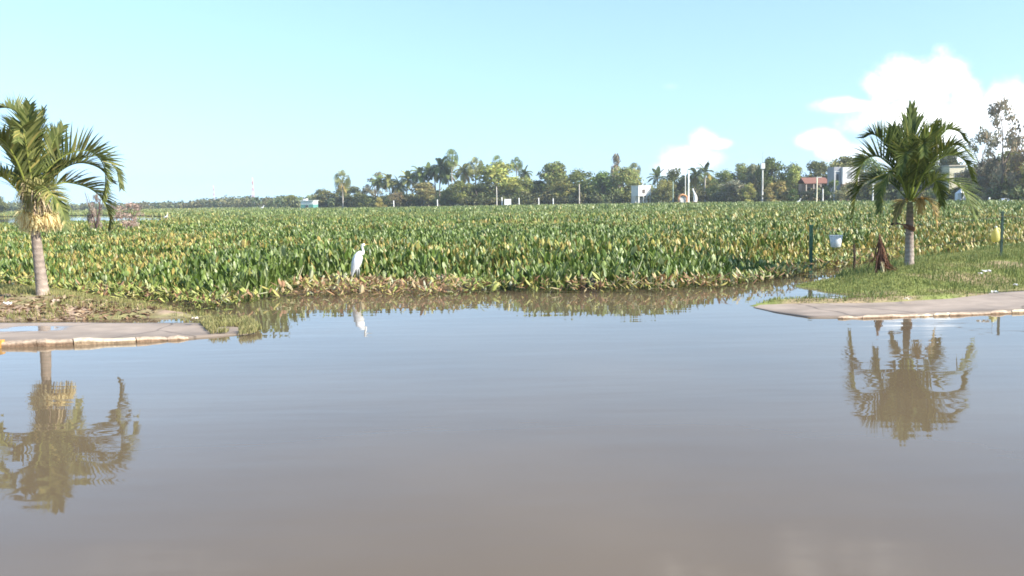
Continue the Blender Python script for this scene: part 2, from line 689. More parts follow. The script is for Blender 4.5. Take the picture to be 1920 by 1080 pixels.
# pavements with kerb
def slab(front, back, ztop, wetf, kerb_from, kerb_to):
    n = 120
    def res(pl, z):
        P = poly(pl, z)
        t = np.concatenate([[0], np.cumsum(np.linalg.norm(np.diff(P, axis=0), axis=1))])
        s = np.linspace(0, t[-1], n)
        return np.stack([np.interp(s, t, P[:, 0]), np.interp(s, t, P[:, 1])], 1)
    F, B = res(front, 0.0), res(back, ztop[0])
    zt = np.interp(np.linspace(0, 1, n), np.linspace(0, 1, len(ztop)), ztop)
    k = G()
    m = 14
    t = np.linspace(0.06, 1, m)
    P = F[:, None] * (1 - t[None, :, None]) + B[:, None] * t[None, :, None]
    bump = (fbm(P[..., 0].ravel() * 1.5, P[..., 1].ravel() * 1.5, 3).reshape(n, m) - 0.5) * 0.012
    Z = zt[:, None] + bump + 0.012 * t[None]
    c = lerp3((0.37, 0.295, 0.235), (0.28, 0.225, 0.18), sstep(0.35, 0.7, fbm(P[..., 0].ravel() * 0.9, P[..., 1].ravel() * 2.5, 8)))
    damp = 1 - sstep(0.05, 0.30, np.tile(t, n) + .3 * (fbm(P[..., 0].ravel() * 3, P[..., 1].ravel() * 6, 19) - .5))
    c = c * (1 - .30 * damp)[:, None]
    top = np.concatenate([P, Z[..., None]], -1)
    skirt = top[:, -1:].copy()
    skirt[..., 2] = -0.2
    fs = top[:, :1].copy()
    fs[..., 2] = -0.2
    c3 = c.reshape(n, m, 3)
    k.grid(np.concatenate([fs, top, skirt], 1), np.concatenate([c3[:, :1], c3, c3[:, -1:]], 1))
    o = k.build('pavement', M_pave, smooth=True)
    wet = np.concatenate([np.zeros((n, 1)), wetf(P[..., 0], P[..., 1], t[None] + 0 * P[..., 0]), np.zeros((n, 1))], 1).ravel()
    at = o.data.attributes.new('wet', 'FLOAT', 'POINT')
    at.data.foreach_set('value', wet.astype(np.float32))
    tag(o, kind='structure')
    # kerb: worn stones set end to end along the front edge
    kb = G()
    T = np.gradient(F, axis=0)
    L = np.concatenate([[0], np.cumsum(np.linalg.norm(np.diff(F, axis=0), axis=1))])
    s = L[-1] * kerb_from
    r = random.Random(int(L[-1] * 100))
    inward = (B - F)
    inward /= np.linalg.norm(inward, axis=1)[:, None]
    def ev(arr, q):
        return np.array([np.interp(q, L, arr[:, i]) for i in range(arr.shape[1])])
    first = True
    while s < L[-1] * kerb_to - 0.1:
        ln = r.uniform(0.22, 0.75)
        e = min(s + ln, L[-1] - 0.01)
        gap = r.choice([0.004, 0.006, 0.012])
        q = np.linspace(s, e - gap, 5)
        yellow = (kerb_from == 0 and False)
        base = np.array((0.52, 0.40, 0.29)) * r.uniform(0.8, 1.1)
        if r.random() < 0.25:
            base = np.array((0.62, 0.52, 0.38))
        rows = []
        cols = []
        for qq in q:
            f, nn = ev(F, qq), ev(inward, qq)
            zz = float(np.interp(qq, L, zt)) + r.uniform(-0.012, 0.014)
            off = r.uniform(-0.012, 0.012)
            w_ = 0.13
            prof = [(off - 0.004, -0.1), (off, zz * 0.55), (off + 0.01, zz * 0.9), (off + 0.03, zz + 0.006), (w_, zz + 0.008), (w_, -0.1)]
            rows.append([(f[0] + nn[0] * a, f[1] + nn[1] * a, h) for a, h in prof])
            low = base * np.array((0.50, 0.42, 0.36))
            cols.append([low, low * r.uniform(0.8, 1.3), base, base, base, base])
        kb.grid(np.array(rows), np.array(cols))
        for rw, cw in ((rows[0], cols[0]), (rows[-1], cols[-1])):
            kb.add(np.array(rw), [list(range(6))], np.array(cw))
        s = e
    tag(kb.build('kerb', M_stone), kind='structure')


def wet_left(x, y, t):
    e = np.exp(-((t - 0.62) / 0.3) ** 2)
    px = x
    xa = at_z(40, 620, .09)[0]
    xb = at_z(200, 615, .09)[0]
    return 0.28 * e + 0.5 * e * np.exp(-((px - (xa - 0.1)) / 0.75) ** 2) + 0.22 * e * np.exp(-((px - xb - 1.0) / 1.0) ** 2) - 0.02


slab([(-760, 676), (-300, 662), (0, 652), (100, 649), (250, 643), (350, 637), (420, 631), (480, 626)],
     [(-760, 614), (-300, 610), (0, 605), (100, 604), (250, 602), (350, 600), (400, 600), (445, 606)],
     [0.07, 0.065, 0.065, 0.062, 0.060, 0.055, 0.03, 0.006], wet_left, 0.0, 0.90)
slab([(1412, 577), (1450, 588), (1510, 598), (1600, 598), (1700, 595), (1800, 592), (1920, 587), (2200, 576), (2700, 560)],
     [(1425, 573), (1470, 570), (1540, 569), (1600, 569), (1700, 566), (1760, 561), (1850, 553), (2200, 532), (2700, 512)],
     [0.004, 0.012, 0.02, 0.03, 0.04, 0.05, 0.06, 0.06], lambda x, y, t: 0.12 * np.exp(-((t - 0.2) / 0.2) ** 2) + 0 * x, 0.16, 1.0)

# painted yellow stretch on the kerb stones near the frame's edge: one repainted kerb stone
ys = G()
a, b = at_z(-60, 654), at_z(4, 651.7)
ys.box((0, 0.004, -0.05), ((b - a).length, 0.12, 0.082), (0.62, 0.33, 0.08), rz=math.atan2(b.y - a.y, b.x - a.x), o=(a.x, a.y - 0.03, 0))
tag(ys.build('kerb', M_stone), kind='structure')

# ------------------------------------------------------------------ water hyacinth
def leaf_batch(G_, pos, fwd, size_w, size_l, lean, col, lod=0, stem=True, h=None):
    """upright spoon-shaped leaves on stalks. pos (n,3) stalk feet; fwd (n,2) facing; h leaf base heights"""
    n = len(pos)
    f = np.stack([fwd[:, 0], fwd[:, 1], 0 * fwd[:, 0]], 1)
    a = np.stack([-fwd[:, 1], fwd[:, 0], 0 * fwd[:, 0]], 1)
    up = np.zeros((n, 3))
    up[:, 2] = 1
    # leaf axis leans along f
    ax = up * np.cos(lean)[:, None] + f * np.sin(lean)[:, None]
    nm = f * np.cos(lean)[:, None] - up * np.sin(lean)[:, None]
    sway = rng.normal(0, 0.12, (n, 1)) * a
    base = pos + up * h[:, None] + (f * np.sin(lean)[:, None] * 0.35 + sway) * h[:, None]
    if lod == 0:
        vs = np.array([(0.0, 0.25), (0.22, 0.85), (0.5, 1.0), (0.78, 0.72), (1.0, 0.08)])
        us = np.array([-0.5, 0.0, 0.5])
    elif lod == 1:
        vs = np.array([(0.0, 0.4), (0.45, 1.0), (1.0, 0.2)])
        us = np.array([-0.5, 0.5])
    else:
        vs = np.array([(0.0, 0.7), (1.0, 0.55)])
        us = np.array([-0.5, 0.5])
    P = []
    C = []
    for (v, wd) in vs:
        for u in us:
            cup = -0.35 * (abs(u) * 2) ** 2 * wd if lod == 0 else 0
            curl = 0.45 * v * v
            p = base + ax * (size_l * v)[:, None] + a * (size_w * u * wd)[:, None] + nm * (size_w * (-cup) * 0.6)[:, None] + f * (size_l * curl * 0.5)[:, None] - up * (size_l * curl * 0.18)[:, None]
            P.append(p)
            C.append(col * (0.9 + 0.15 * v))
    nv, nu = len(vs), len(us)
    P = np.stack(P, 1)
    C = np.stack(C, 1)
    idx = np.arange(nv * nu).reshape(nv, nu)
    fq = np.stack([idx[:-1, :-1], idx[:-1, 1:], idx[1:, 1:], idx[1:, :-1]], -1).reshape(-1, 4)
    F = (np.arange(n)[:, None, None] * (nv * nu) + fq[None]).reshape(-1, 4)
    G_.add(P.reshape(-1, 3), F, C.reshape(-1, 3))
    if stem:
        sw = (size_w * 0.09)[:, None]
        mid = pos * 0.5 + base * 0.5 + f * 0.015
        P = np.stack([pos - a * sw * 1.4, pos + a * sw * 1.4, mid - a * sw * 1.2, mid + a * sw * 1.2, base - a * sw, base + a * sw], 1)
        sc = col * 0.9 + np.array((0.03, 0.045, 0.008))
        C = np.repeat(sc[:, None], 6, 1)
        F = (np.arange(n)[:, None, None] * 6 + np.array([[0, 1, 3, 2], [2, 3, 5, 4]])[None]).reshape(-1, 4)
        G_.add(P.reshape(-1, 3), F, C.reshape(-1, 3))


PX_X = {p: at_z(p, 550)[0] for p in (100, 250, 350, 450, 560, 600, 850, 900, 960, 1000, 1100, 1330, 1400, 1500)}
TALL = np.array([(-30, .42), (PX_X[100], .50), (PX_X[250], .55), (PX_X[350], .68), (PX_X[560], .72), (PX_X[850], .60), (PX_X[960], .72), (PX_X[1000], .84), (PX_X[1330], .84), (PX_X[1400], .74), (PX_X[1500], .66), (10, .55), (40, .5)])
DEADW = np.array([(-30, .4), (PX_X[100], .5), (PX_X[250], .9), (PX_X[350], .9), (PX_X[450], .7), (PX_X[560], 1.5), (PX_X[600], 1.9), (PX_X[850], 1.6), (PX_X[900], .8), (PX_X[960], .3), (PX_X[1100], .35), (PX_X[1330], .45), (PX_X[1500], .2), (40, .2)])


FH = np.array([(-30, .8)] + [(at_z(p, 550)[0], v) for p, v in ((450, .85), (560, .85), (700, .6), (850, .35), (920, .42), (1000, .85), (1080, 1.05), (1200, 1.0), (1330, .75), (1400, .5), (1500, .4))] + [(40, .4)])


def field(X, Y):
    """height of the stand, yellowness, front-debris factor"""
    e = Y - front_y(X) + 0.35 * (fbm(X * 2.2, Y * 2.2, 77) - 0.5) + 1.1 * (fbm(X * .8, Y * .3, 78, 2) - 0.5)
    dead = 1 - sstep(0.55, 1.15, e / np.interp(X, DEADW[:, 0], DEADW[:, 1]))
    tall = np.interp(X, TALL[:, 0], TALL[:, 1])
    near = 1 - sstep(3.0, 8.0, e)
    k = Y
    patch = fbm(X * 0.16, Y * 0.22, 11, 3)
    # long stripes of older yellowing plants
    wob = (fbm(X * 0.12, Y * 0.05, 21) - 0.5) * 10
    yb = np.exp(-((k + wob * .5 - 22.5 - 0.25 * X) / 2.6) ** 2) * sstep(-6, -3, X) + 0.75 * np.exp(-((k + wob - 47) / 8) ** 2) + 0.5 * np.exp(-((k + wob * 2 - 85) / 12) ** 2)
    yb = yb + 0.4 * sstep(6.5, 9, X) * sstep(20, 24, k) * (1 - sstep(60, 90, k)) + 0.6 * sstep(-5, -9, X) * (1 - sstep(20, 40, k)) + 0.7 * sstep(-.30, -.40, X / k) * sstep(18, 26, k)
    yel = np.clip(yb * 1.1 * sstep(0.3, 0.62, fbm(X * 0.35, Y * 0.45, 41)) + 0.55 * sstep(0.52, 0.72, patch), 0, 1)
    h = (tall * near + (0.50 + 0.22 * (patch - 0.4) * 2) * (1 - near)) * (1 - 0.22 * yel) * (1 + 0.55 * (fbm(X * 1.3, Y * 1.3, 55, 2) - 0.5))
    fh = .58 * np.interp(X, FH[:, 0], FH[:, 1])
    h = h * (fh + (1 - fh) * sstep(0.2, 3.6, e)) * (1 - 0.66 * dead)
    return h, yel, dead, e


def pond_gap(X, Y):
    """open water seen through a break in the plants on the far left, and the far marsh behind"""
    u = X / Y
    ul = ray(350, 400).x / ray(350, 400).y
    a = sstep(ul + 0.02, ul - 0.05, u + 0.05 * (fbm(X * .05, Y * .05, 91) - .5))
    y1 = 80 + 7 * np.sin(X * 0.13)
    return (a > 0.5) & (Y > y1) & (Y < 150 + 12 * np.sin(X * .05 + 1) + 40 * sstep(ul, ul - .1, u))


GREENS = np.array([(0.075, 0.125, 0.020), (0.100, 0.160, 0.028), (0.140, 0.205, 0.042), (0.200, 0.265, 0.072)])
OLDS = np.array([(0.32, 0.30, 0.07), (0.42, 0.34, 0.10), (0.34, 0.26, 0.075), (0.27, 0.29, 0.07)])
DEADS = np.array([(0.62, 0.46, 0.25), (0.48, 0.30, 0.16), (0.28, 0.17, 0.09), (0.46, 0.42, 0.13), (0.24, 0.28, 0.07), (0.36, 0.40, 0.11), (0.20, 0.27, 0.06)])


BROWN_X = np.array([(-30, 0), (PX_X[450], .1), (PX_X[560], .9), (PX_X[850], .9), (PX_X[900], .3), (PX_X[1000], .3), (PX_X[1100], .9), (PX_X[1330], .9), (PX_X[1500], .4), (40, .3)])


def leaf_colors(yel, dead, n, X):
    c = GREENS[rng.integers(0, 4, n)]
    o = OLDS[rng.integers(0, 4, n)]
    dd = np.where((rng.random(n) < np.interp(X, BROWN_X[:, 0], BROWN_X[:, 1]))[:, None], DEADS[rng.integers(0, 4, n)], DEADS[rng.integers(2, 7, n)])
    c = np.where((rng.random(n) < 0.12)[:, None], np.array((0.34, 0.40, 0.18)), c)  # a share of pale leaves, glossy highlights painted as leaf colour
    c = np.where((rng.random(n) < 0.02 + 0.66 * yel)[:, None], o, c)
    c = np.where((rng.random(n) < dead)[:, None], dd, c)
    return np.minimum(c * np.array((1.12, 1.07, 1.1)) * rng.uniform(0.72, 1.3, (n, 1)), .52)


hy = G()


def wedge(r0, r1, dens, half=0.72):
    area = half * (r1 * r1 - r0 * r0)
    n = int(area * dens)
    Y = np.sqrt(rng.uniform(r0 * r0, r1 * r1, n))
    X = Y * rng.uniform(-half, half, n)
    return X, Y


def plants(r0, r1, dens, lod, sc, stem):
    X, Y = wedge(r0, r1, dens)
    h, yel, dead, e = field(X, Y)
    ok = (e > -0.05 - 0.25 * dead * rng.random(len(X))) & (Y < shore_d(X, Y) - 1.0) & ~pond_gap(X, Y)
    if lod == 0:
        lz0 = land_z(X, Y)
        P2 = np.stack([X, Y], 1)
        rv = sdist(P2, RV)
        # weeds thin out over the grass of the right verge
        ok &= ~((rv > 0.35) & (rng.random(len(X)) > 0.02))
        ok &= rng.random(len(X)) < np.where(yel > .4, 0.8, 1.0)
    X, Y, h, yel, dead = X[ok], Y[ok], h[ok], yel[ok], dead[ok]
    n = len(X)
    z = np.maximum(land_z(X, Y), 0.01) if lod == 0 else np.full(n, 0.02)
    z = z + dead * rng.uniform(0, 0.20, n)
    ang = rng.uniform(0, 2 * math.pi, n)
    fwd = np.stack([np.cos(ang), np.sin(ang)], 1)
    lean = np.clip(rng.normal(0.22, 0.18, n) + dead * rng.uniform(0.2, 1.1, n), -0.1, 1.4)
    sl = rng.uniform(0.105, 0.225, n) * sc * (1 - 0.35 * dead)
    sw = sl * rng.uniform(0.24, 0.42, n)
    big = rng.random(n) < .16
    sw = np.where(big, sw * 1.7, sw)
    sl = np.where(big, sl * 1.15, sl)
    hb = np.maximum(h * rng.uniform(0.40, 1.12, n) ** 0.8 - sl, 0.02)
    leaf_batch(hy, np.stack([X, Y, z], 1), fwd, sw, sl, lean, leaf_colors(yel, dead, n, X) * (1 - .4 * sstep(40, 130, Y))[:, None] + np.array((.235, .275, .095)) * (.4 * sstep(40, 130, Y))[:, None], lod, stem, hb)  # farther leaves mixed paler: sunlit tips put into the colour
    return n


nA = plants(13.0, 27, 185, 0, 1.0, True)
nB = plants(27, 48, 90, 0, 1.1, True)
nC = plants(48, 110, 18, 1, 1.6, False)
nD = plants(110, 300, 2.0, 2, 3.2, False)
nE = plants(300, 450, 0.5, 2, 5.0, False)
# the matted floating base under the leaves
xs = np.arange(-60, 60, 0.6)
ysq = np.arange(12.6, 60, 0.6)
Xg, Yg = np.meshgrid(xs, ysq)
h, yel, dead, e = field(Xg.ravel(), Yg.ravel())
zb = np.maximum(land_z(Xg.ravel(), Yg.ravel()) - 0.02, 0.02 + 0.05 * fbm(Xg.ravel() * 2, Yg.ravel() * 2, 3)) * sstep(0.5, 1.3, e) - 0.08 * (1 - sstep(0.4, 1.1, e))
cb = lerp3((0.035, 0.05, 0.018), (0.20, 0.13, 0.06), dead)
kk = G()
kk.grid(np.stack([Xg.ravel(), Yg.ravel(), zb], -1).reshape(*Xg.shape, 3), cb)
ee = e.reshape(Xg.shape)
gap = pond_gap(Xg.ravel(), Yg.ravel()).reshape(Xg.shape)
keep = ((ee[:-1, :-1] > -0.3) & (ee[1:, 1:] > -0.3) & ~gap[:-1, :-1]).ravel()
f = kk.L[0].reshape(-1, 4)[keep]
hy.add(kk.V[0], f, kk.C[0])
# far mat, one coarse sheet per band
rr = np.linspace(59, 440, 120)
uu = np.linspace(-0.74, 0.74, 160)
Yg, Ug = np.meshgrid(rr, uu, indexing='ij')
Xg = Yg * Ug
kk = G()
kk.grid(np.stack([Xg, Yg, 0.12 + 0 * Xg], -1), lerp3((0.10, 0.14, 0.04), (0.20, 0.20, 0.06), field(Xg.ravel(), Yg.ravel())[1]))
keep = (~pond_gap(Xg.ravel(), Yg.ravel()) & (Yg.ravel() < shore_d(Xg.ravel(), Yg.ravel()) + 1)).reshape(Xg.shape)[:-1, :-1].ravel()
hy.add(kk.V[0], kk.L[0].reshape(-1, 4)[keep], kk.C[0])
tag(hy.build('water_hyacinth', M_leaf), 'dense green and yellowing water hyacinth covering the lake', 'water hyacinth', kind='stuff')

# ------------------------------------------------------------------ grass and litter on the verges
def blades(G_, X, Y, z, hmin, hmax, wmin, wmax, colA, colB, lean=0.5):
    n = len(X)
    ang = rng.uniform(0, 2 * math.pi, n)
    a = np.stack([np.cos(ang), np.sin(ang), 0 * ang], 1)
    ang2 = rng.uniform(0, 2 * math.pi, n)
    l = np.stack([np.cos(ang2), np.sin(ang2), 0 * ang2], 1)
    h = rng.uniform(hmin, hmax, n)
    w_ = rng.uniform(wmin, wmax, n)
    p = np.stack([X, Y, z], 1)
    up = np.array([0, 0, 1.0])
    le = rng.uniform(0, lean, n)[:, None]
    p1 = p + up * (h * .6)[:, None] + l * le * (h * .35)[:, None]
    p2 = p + up * (h * (1 - .25 * le[:, 0]))[:, None] + l * le * h[:, None]
    aw = a * w_[:, None] * .5
    P = np.stack([p - aw, p + aw, p1 + aw * .8, p1 - aw * .8, p2], 1)
    c = lerp3(colA, colB, rng.random(n)) * rng.uniform(.75, 1.25, (n, 1))
    C = np.repeat(c[:, None], 5, 1)
    b = np.arange(n)[:, None] * 5
    base = G_.n
    G_.add(P.reshape(-1, 3), b + np.array([[0, 1, 2, 3]]), C.reshape(-1, 3))
    G_.L.append((base + b + np.array([[3, 2, 4]])).ravel())
    G_.S.append(np.full(n, 3))


gr = G()
n = 260000
X = rng.uniform(at_z(1405, 570)[0] - .2, 16, n)
Y = rng.uniform(11, 22.5, n)
P2 = np.stack([X, Y], 1)
rv, rt = sdist(P2, RV), sdist(P2, RT)
dens = np.maximum(sstep(-0.05, 0.35, rv), 0.9 * sstep(0.0, 0.15, rt)) * sstep(0.25, 0.5, fbm(X * 1.1, Y * 1.6, 61) + 0.12)
bare = np.exp(-((rv - 0.25) / 0.22) ** 2) * sstep(at_z(1640, 563)[0], at_z(1700, 563)[0], X)
ok = rng.random(n) < dens * (1 - .8 * bare)
X, Y, rv = X[ok], Y[ok], rv[ok]
z = land_z(X, Y)
tallg = sstep(.45, .7, fbm(X * .8, Y * .8, 66)) + 1.2 * np.exp(-((X - at_z(1580, 505)[0]) / 0.8) ** 2) * sstep(16, 17, Y)
ok = z > 0.0
sel = ok & (rng.random(len(X)) < tallg * .18)
blades(gr, X[ok & ~sel], Y[ok & ~sel], z[ok & ~sel], .015, .05, .006, .014, (.17, .21, .06), (.32, .32, .11))
blades(gr, X[sel], Y[sel], z[sel], .05, .17, .006, .014, (.11, .17, .045), (.24, .26, .09), 0.8)
tag(gr.build('grass', M_grass), 'short green grass on the verge around the palm with dark trunk', 'grass', kind='stuff')

gl = G()
n = 70000
X = rng.uniform(-11, at_z(490, 600)[0], n)
Y = rng.uniform(11, 16.5, n)
P2 = np.stack([X, Y], 1)
lv = sdist(P2, LV)
xt = at_z(380, 595)[0]
dens = sstep(-0.08, 0.12, lv) * np.clip(0.55 * sstep(.42, .62, fbm(X * 1.3, Y * 2.2, 71)) + np.exp(-((lv - .1) / .18) ** 2) + .9 * sstep(xt - .5, xt + .2, X) + .5 * sstep(13.6, 14.2, Y), 0, 1)
ok = (rng.random(n) < dens)
X, Y = X[ok], Y[ok]
z = land_z(X, Y)
ok = z > 0
_tip = poly([(365, 601), (470, 603), (492, 622), (470, 631), (400, 635)])
_tx, _ty = rng.uniform(at_z(350, 620)[0], at_z(500, 620)[0], 9000), rng.uniform(10.4, 12.3, 9000)
_in = (sdist(np.stack([_tx, _ty], 1), _tip) > 0) & (fbm(_tx * 2.5, _ty * 2.5, 15) > .40)
blades(gl, _tx[_in], _ty[_in], np.full(_in.sum(), .03), .03, .09, .006, .014, (.20, .22, .07), (.40, .34, .16))
blades(gl, X[ok], Y[ok], z[ok], .025, .10, .006, .014, (.20, .22, .07), (.36, .31, .13))
# a few longer weeds at the pavement's submerged tip
tag(gl.build('grass', M_grass), 'sparse dry grass along the back of the wet pavement', 'grass', kind='stuff')

lt = G()
n = 1500
X = rng.uniform(-10, at_z(330, 580)[0], n)
Y = 12.7 + rng.normal(0.35, 0.35, n)
ok = (sdist(np.stack([X, Y], 1), LV) > 0.1)
X, Y = X[ok], Y[ok]
n = len(X)
z = land_z(X, Y) + 0.012
ang = rng.uniform(0, 6.28, n)
s = rng.uniform(.025, .075, n)
a = np.stack([np.cos(ang) * s, np.sin(ang) * s, rng.uniform(-.4, .7, n) * s], 1)
b = np.stack([-np.sin(ang) * s * .4, np.cos(ang) * s * .4, rng.uniform(.0, .8, n) * s * .4], 1)
p = np.stack([X, Y, z], 1)
cc = np.array([(0.29, .18, .11), (.34, .23, .14), (.20, .13, .08), (.46, .35, .23)])[rng.integers(0, 4, n)]
lt.add(np.stack([p - a, p - b, p + a, p + b], 1).reshape(-1, 3), np.arange(n * 4).reshape(n, 4), np.repeat(cc, 4, 0))
tag(lt.build('leaf_litter', M_dry), 'brown fallen leaves scattered on the bare earth below the straw-skirted palm', 'fallen leaves', kind='stuff')

# ------------------------------------------------------------------ palms near the water
def bez(ctrl, n):
    """Catmull-Rom through control points"""
    P = np.asarray(ctrl, float)
    P = np.concatenate([[2 * P[0] - P[1]], P, [2 * P[-1] - P[-2]]])
    out = []
    m = len(P) - 3
    for t in np.linspace(0, m, n):
        i = min(int(t), m - 1)
        f = t - i
        a, b, c, d = P[i:i + 4]
        out.append(0.5 * (2 * b + (c - a) * f + (2 * a - 5 * b + 4 * c - d) * f * f + (3 * b - a - 3 * c + d) * f ** 3))
    return np.array(out)


def frond_geo(ctrl, L=0.5, pairs=48, wid=0.033, tint=(1, 1, 1), twist=0.0, vee=0.75, droop=0.35, petiole=0.12, S0=None, phi0=46, r0=0.016, seed=0):
    q = np.random.default_rng(seed)
    P = bez(ctrl, pairs + 12)
    n = len(P)
    T = np.gradient(P, axis=0)
    T /= np.linalg.norm(T, axis=1)[:, None]
    # frame carried along the rachis: S is horizontal at the base
    S = np.cross(T[0], (0, 0, 1.0))
    if np.linalg.norm(S) < 0.15:
        S = np.array([1.0, 0, 0])
    if S0 is not None:
        S = np.array(S0, float)
    g_ = G()
    Ss = []
    for i in range(n):
        S = S - T[i] * (S @ T[i])
        S = S / np.linalg.norm(S)
        Ss.append(S)
    Ss = np.array(Ss)
    Ns = np.cross(Ss, T)
    # normal on the upper side at the base
    if S0 is None and Ns[n // 6][2] < 0:
        Ns, Ss = -Ns, -Ss
    ct, st = math.cos(twist), math.sin(twist)
    Ss, Ns = Ss * ct + Ns * st, Ns * ct - Ss * st
    green_r = np.array((0.22, 0.26, 0.07)) * np.array(tint)
    g_.tube(P, np.linspace(r0, 0.003, n), 5, green_r)
    gr_ = np.array([(0.070, 0.095, 0.030), (0.105, 0.130, 0.045), (0.15, 0.17, 0.065)]) * np.array(tint)
    i0 = int(petiole * n)
    V, F, C = [], [], []
    for i in range(i0, n):
        t = (i - i0) / (n - i0)
        ln = L * (0.45 + 0.75 * math.sin(min(1, t * 1.15 + 0.18) * math.pi) ** 0.8) * q.uniform(0.88, 1.1)
        if t > 0.85:
            ln *= 0.8
        phi = math.radians(phi0 + 14 * t) + q.normal(0, 0.10)
        for sg in (-1, 1):
            dv = Ss[i] * sg * math.sin(math.pi / 2 - phi * 0.0) * math.cos(phi) + T[i] * math.sin(phi) * 1.0 + Ns[i] * (vee + q.normal(0, 0.14)) * (1 - 0.5 * t)
            dv /= np.linalg.norm(dv)
            m = 4
            pos = P[i].copy()
            d_ = dv.copy()
            wv = np.cross(d_, Ns[i] + 0.3 * T[i])
            wv /= np.linalg.norm(wv) + 1e-9
            c = gr_[q.integers(0, 3)] * q.uniform(0.8, 1.25)
            if q.random() < 0.06:
                c = np.array((0.26, 0.24, 0.09)) * np.array(tint)
            wprof = [0.6, 1.0, 0.8, 0.45, 0.02]
            b0 = len(V)
            for k in range(m + 1):
                V.append(pos - wv * wid * .5 * wprof[k])
                V.append(pos + wv * wid * .5 * wprof[k])
                C += [c, c]
                pos = pos + d_ * ln / m
                d_ = d_ + np.array((0, 0, -1.0)) * droop * (0.16 + 0.34 * k / m) * q.uniform(.7, 1.3)
                d_ /= np.linalg.norm(d_)
            for k in range(m):
                F.append((b0 + 2 * k, b0 + 2 * k + 1, b0 + 2 * k + 3, b0 + 2 * k + 2))
    g_.add(np.array(V), np.array(F), np.array(C))
    return g_


def near_palm(loc, s, crown_px, base_px, trunk_r, fronds, label, tint, trunk_cols, lean):
    root = thing('palm_tree', loc, label, 'palm tree')
    x0, y0 = base_px
    def L3(p):
        return np.array(((p[0] - x0) / s, p[2] if len(p) > 2 else 0.0, (y0 - p[1]) / s))
    C = L3(crown_px)
    # trunk with flared foot and ring scars
    t = np.linspace(0, 1, 46)
    pts = np.stack([lean(t) * C[0], 0 * t, -0.12 + t * (C[2] + 0.12)], 1)
    rad = np.interp(t, trunk_r[0], trunk_r[1]) * (1 + 0.025 * np.sin(np.arange(46) * 2.1)) 
    k = G()
    cc = np.stack([np.interp(t, [0, .25, .7, 1], [a[i] for a in trunk_cols]) for i in range(3)], 1) * (1 + 0.22 * np.sin(np.arange(46) * 2.1 + 1))[:, None]
    k.tube(pts, rad, 14, cc)
    k.build('trunk', M_trunk, root, smooth=True)
    for i, fr in enumerate(fronds):
        ctrl = [L3(p) for p in fr['p']]
        kw = {a: b for a, b in fr.items() if a not in ('p', 'tint')}
        tn = tuple(a * b for a, b in zip(tint, fr.get('tint', (1, 1, 1))))
        frond_geo(ctrl, tint=tn, seed=i + int(s), **kw).build('frond', M_frond, root)
    return root, L3


# --- left palm: straw coloured skirt of flower stalks under the crown
bl = at_d(82, 553, 13.9)
SL = FPX / 13.9
cL = (73, 392)
frL = [
    dict(p=[(74, 385, 0), (70, 320, .05), (60, 255, .12), (44, 212, .18), (18, 202, .2), (-12, 212, .2)], L=.40, vee=.9, S0=(.3, 1, 0)),
    dict(p=[(77, 385, 0), (80, 320, -.05), (82, 265, -.10), (86, 228, -.15), (93, 205, -.18)], L=.46, vee=.25, S0=(1, 0, 0), tint=(1.15, 1.15, 1.05)),
    dict(p=[(74, 385, 0), (66, 300, .1), (58, 240, .2), (50, 200, .32)], L=.36, vee=.3, S0=(1, .2, 0), tint=(.8, .8, .8)),
    dict(p=[(76, 385, 0), (76, 300, .15), (76, 240, .3), (80, 205, .42)], L=.36, vee=.3, S0=(1, -.3, 0), tint=(.9, .9, .8)),
    dict(p=[(78, 385, 0), (92, 315, .15), (104, 262, .3), (114, 236, .42)], L=.36, vee=.4, S0=(1, .3, 0), tint=(.9, .9, .9)),
    dict(p=[(80, 380, 0), (102, 325, .0), (140, 292, .05), (180, 286, .05), (208, 308, .0), (214, 345, -.05), (207, 375, -.08)], L=.42, twist=.25, vee=1.0, droop=.25),
    dict(p=[(80, 380, 0), (104, 328, .2), (142, 300, .35), (182, 294, .45), (210, 320, .45), (218, 352, .4)], L=.36, twist=-.1, vee=.6, droop=.3, tint=(.75, .75, .75)),
    dict(p=[(82, 382, 0), (112, 345, .2), (150, 350, .4), (176, 374, .5), (188, 410, .5), (184, 432, .5)], L=.38, twist=.2, vee=.5, droop=.5),
    dict(p=[(82, 384, 0), (108, 352, -.3), (142, 360, -.6), (170, 388, -.75), (182, 424, -.8)], L=.34, twist=-.2, vee=.3, droop=.5),
    dict(p=[(70, 380, 0), (52, 325, 0), (28, 285, .05), (-2, 258, .1), (-35, 248, .1)], L=.42, twist=-.3, vee=.9),
    dict(p=[(70, 382, 0), (45, 345, .1), (15, 330, .2), (-20, 335, .3), (-50, 357, .3)], L=.36, vee=.6, droop=.5),
    dict(p=[(70, 384, 0), (52, 338, -.35), (44, 330, -.65), (48, 362, -.95), (54, 396, -1.05)], L=.38, twist=.1, vee=.2, droop=.6, tint=(1.15, 1.15, 1)),
    dict(p=[(74, 384, 0), (68, 310, -.25), (62, 270, -.5), (58, 268, -.75), (56, 300, -1.0), (56, 330, -1.1)], L=.40, vee=.3, droop=.4, tint=(1.05, 1.05, 1)),
    dict(p=[(78, 384, 0), (84, 300, -.2), (92, 255, -.4), (100, 250, -.6), (108, 272, -.8)], L=.38, vee=.3, droop=.4, tint=(1.05, 1.05, 1)),
    dict(p=[(80, 384, 0), (100, 330, .3), (125, 305, .6), (150, 312, .9), (165, 340, 1.1)], L=.38, vee=.6, tint=(.8, .8, .8)),
    dict(p=[(68, 384, 0), (50, 350, .3), (36, 345, .5), (25, 370, .7), (22, 402, .75)], L=.34, vee=.3, droop=.6, tint=(.85, .85, .8)),
]
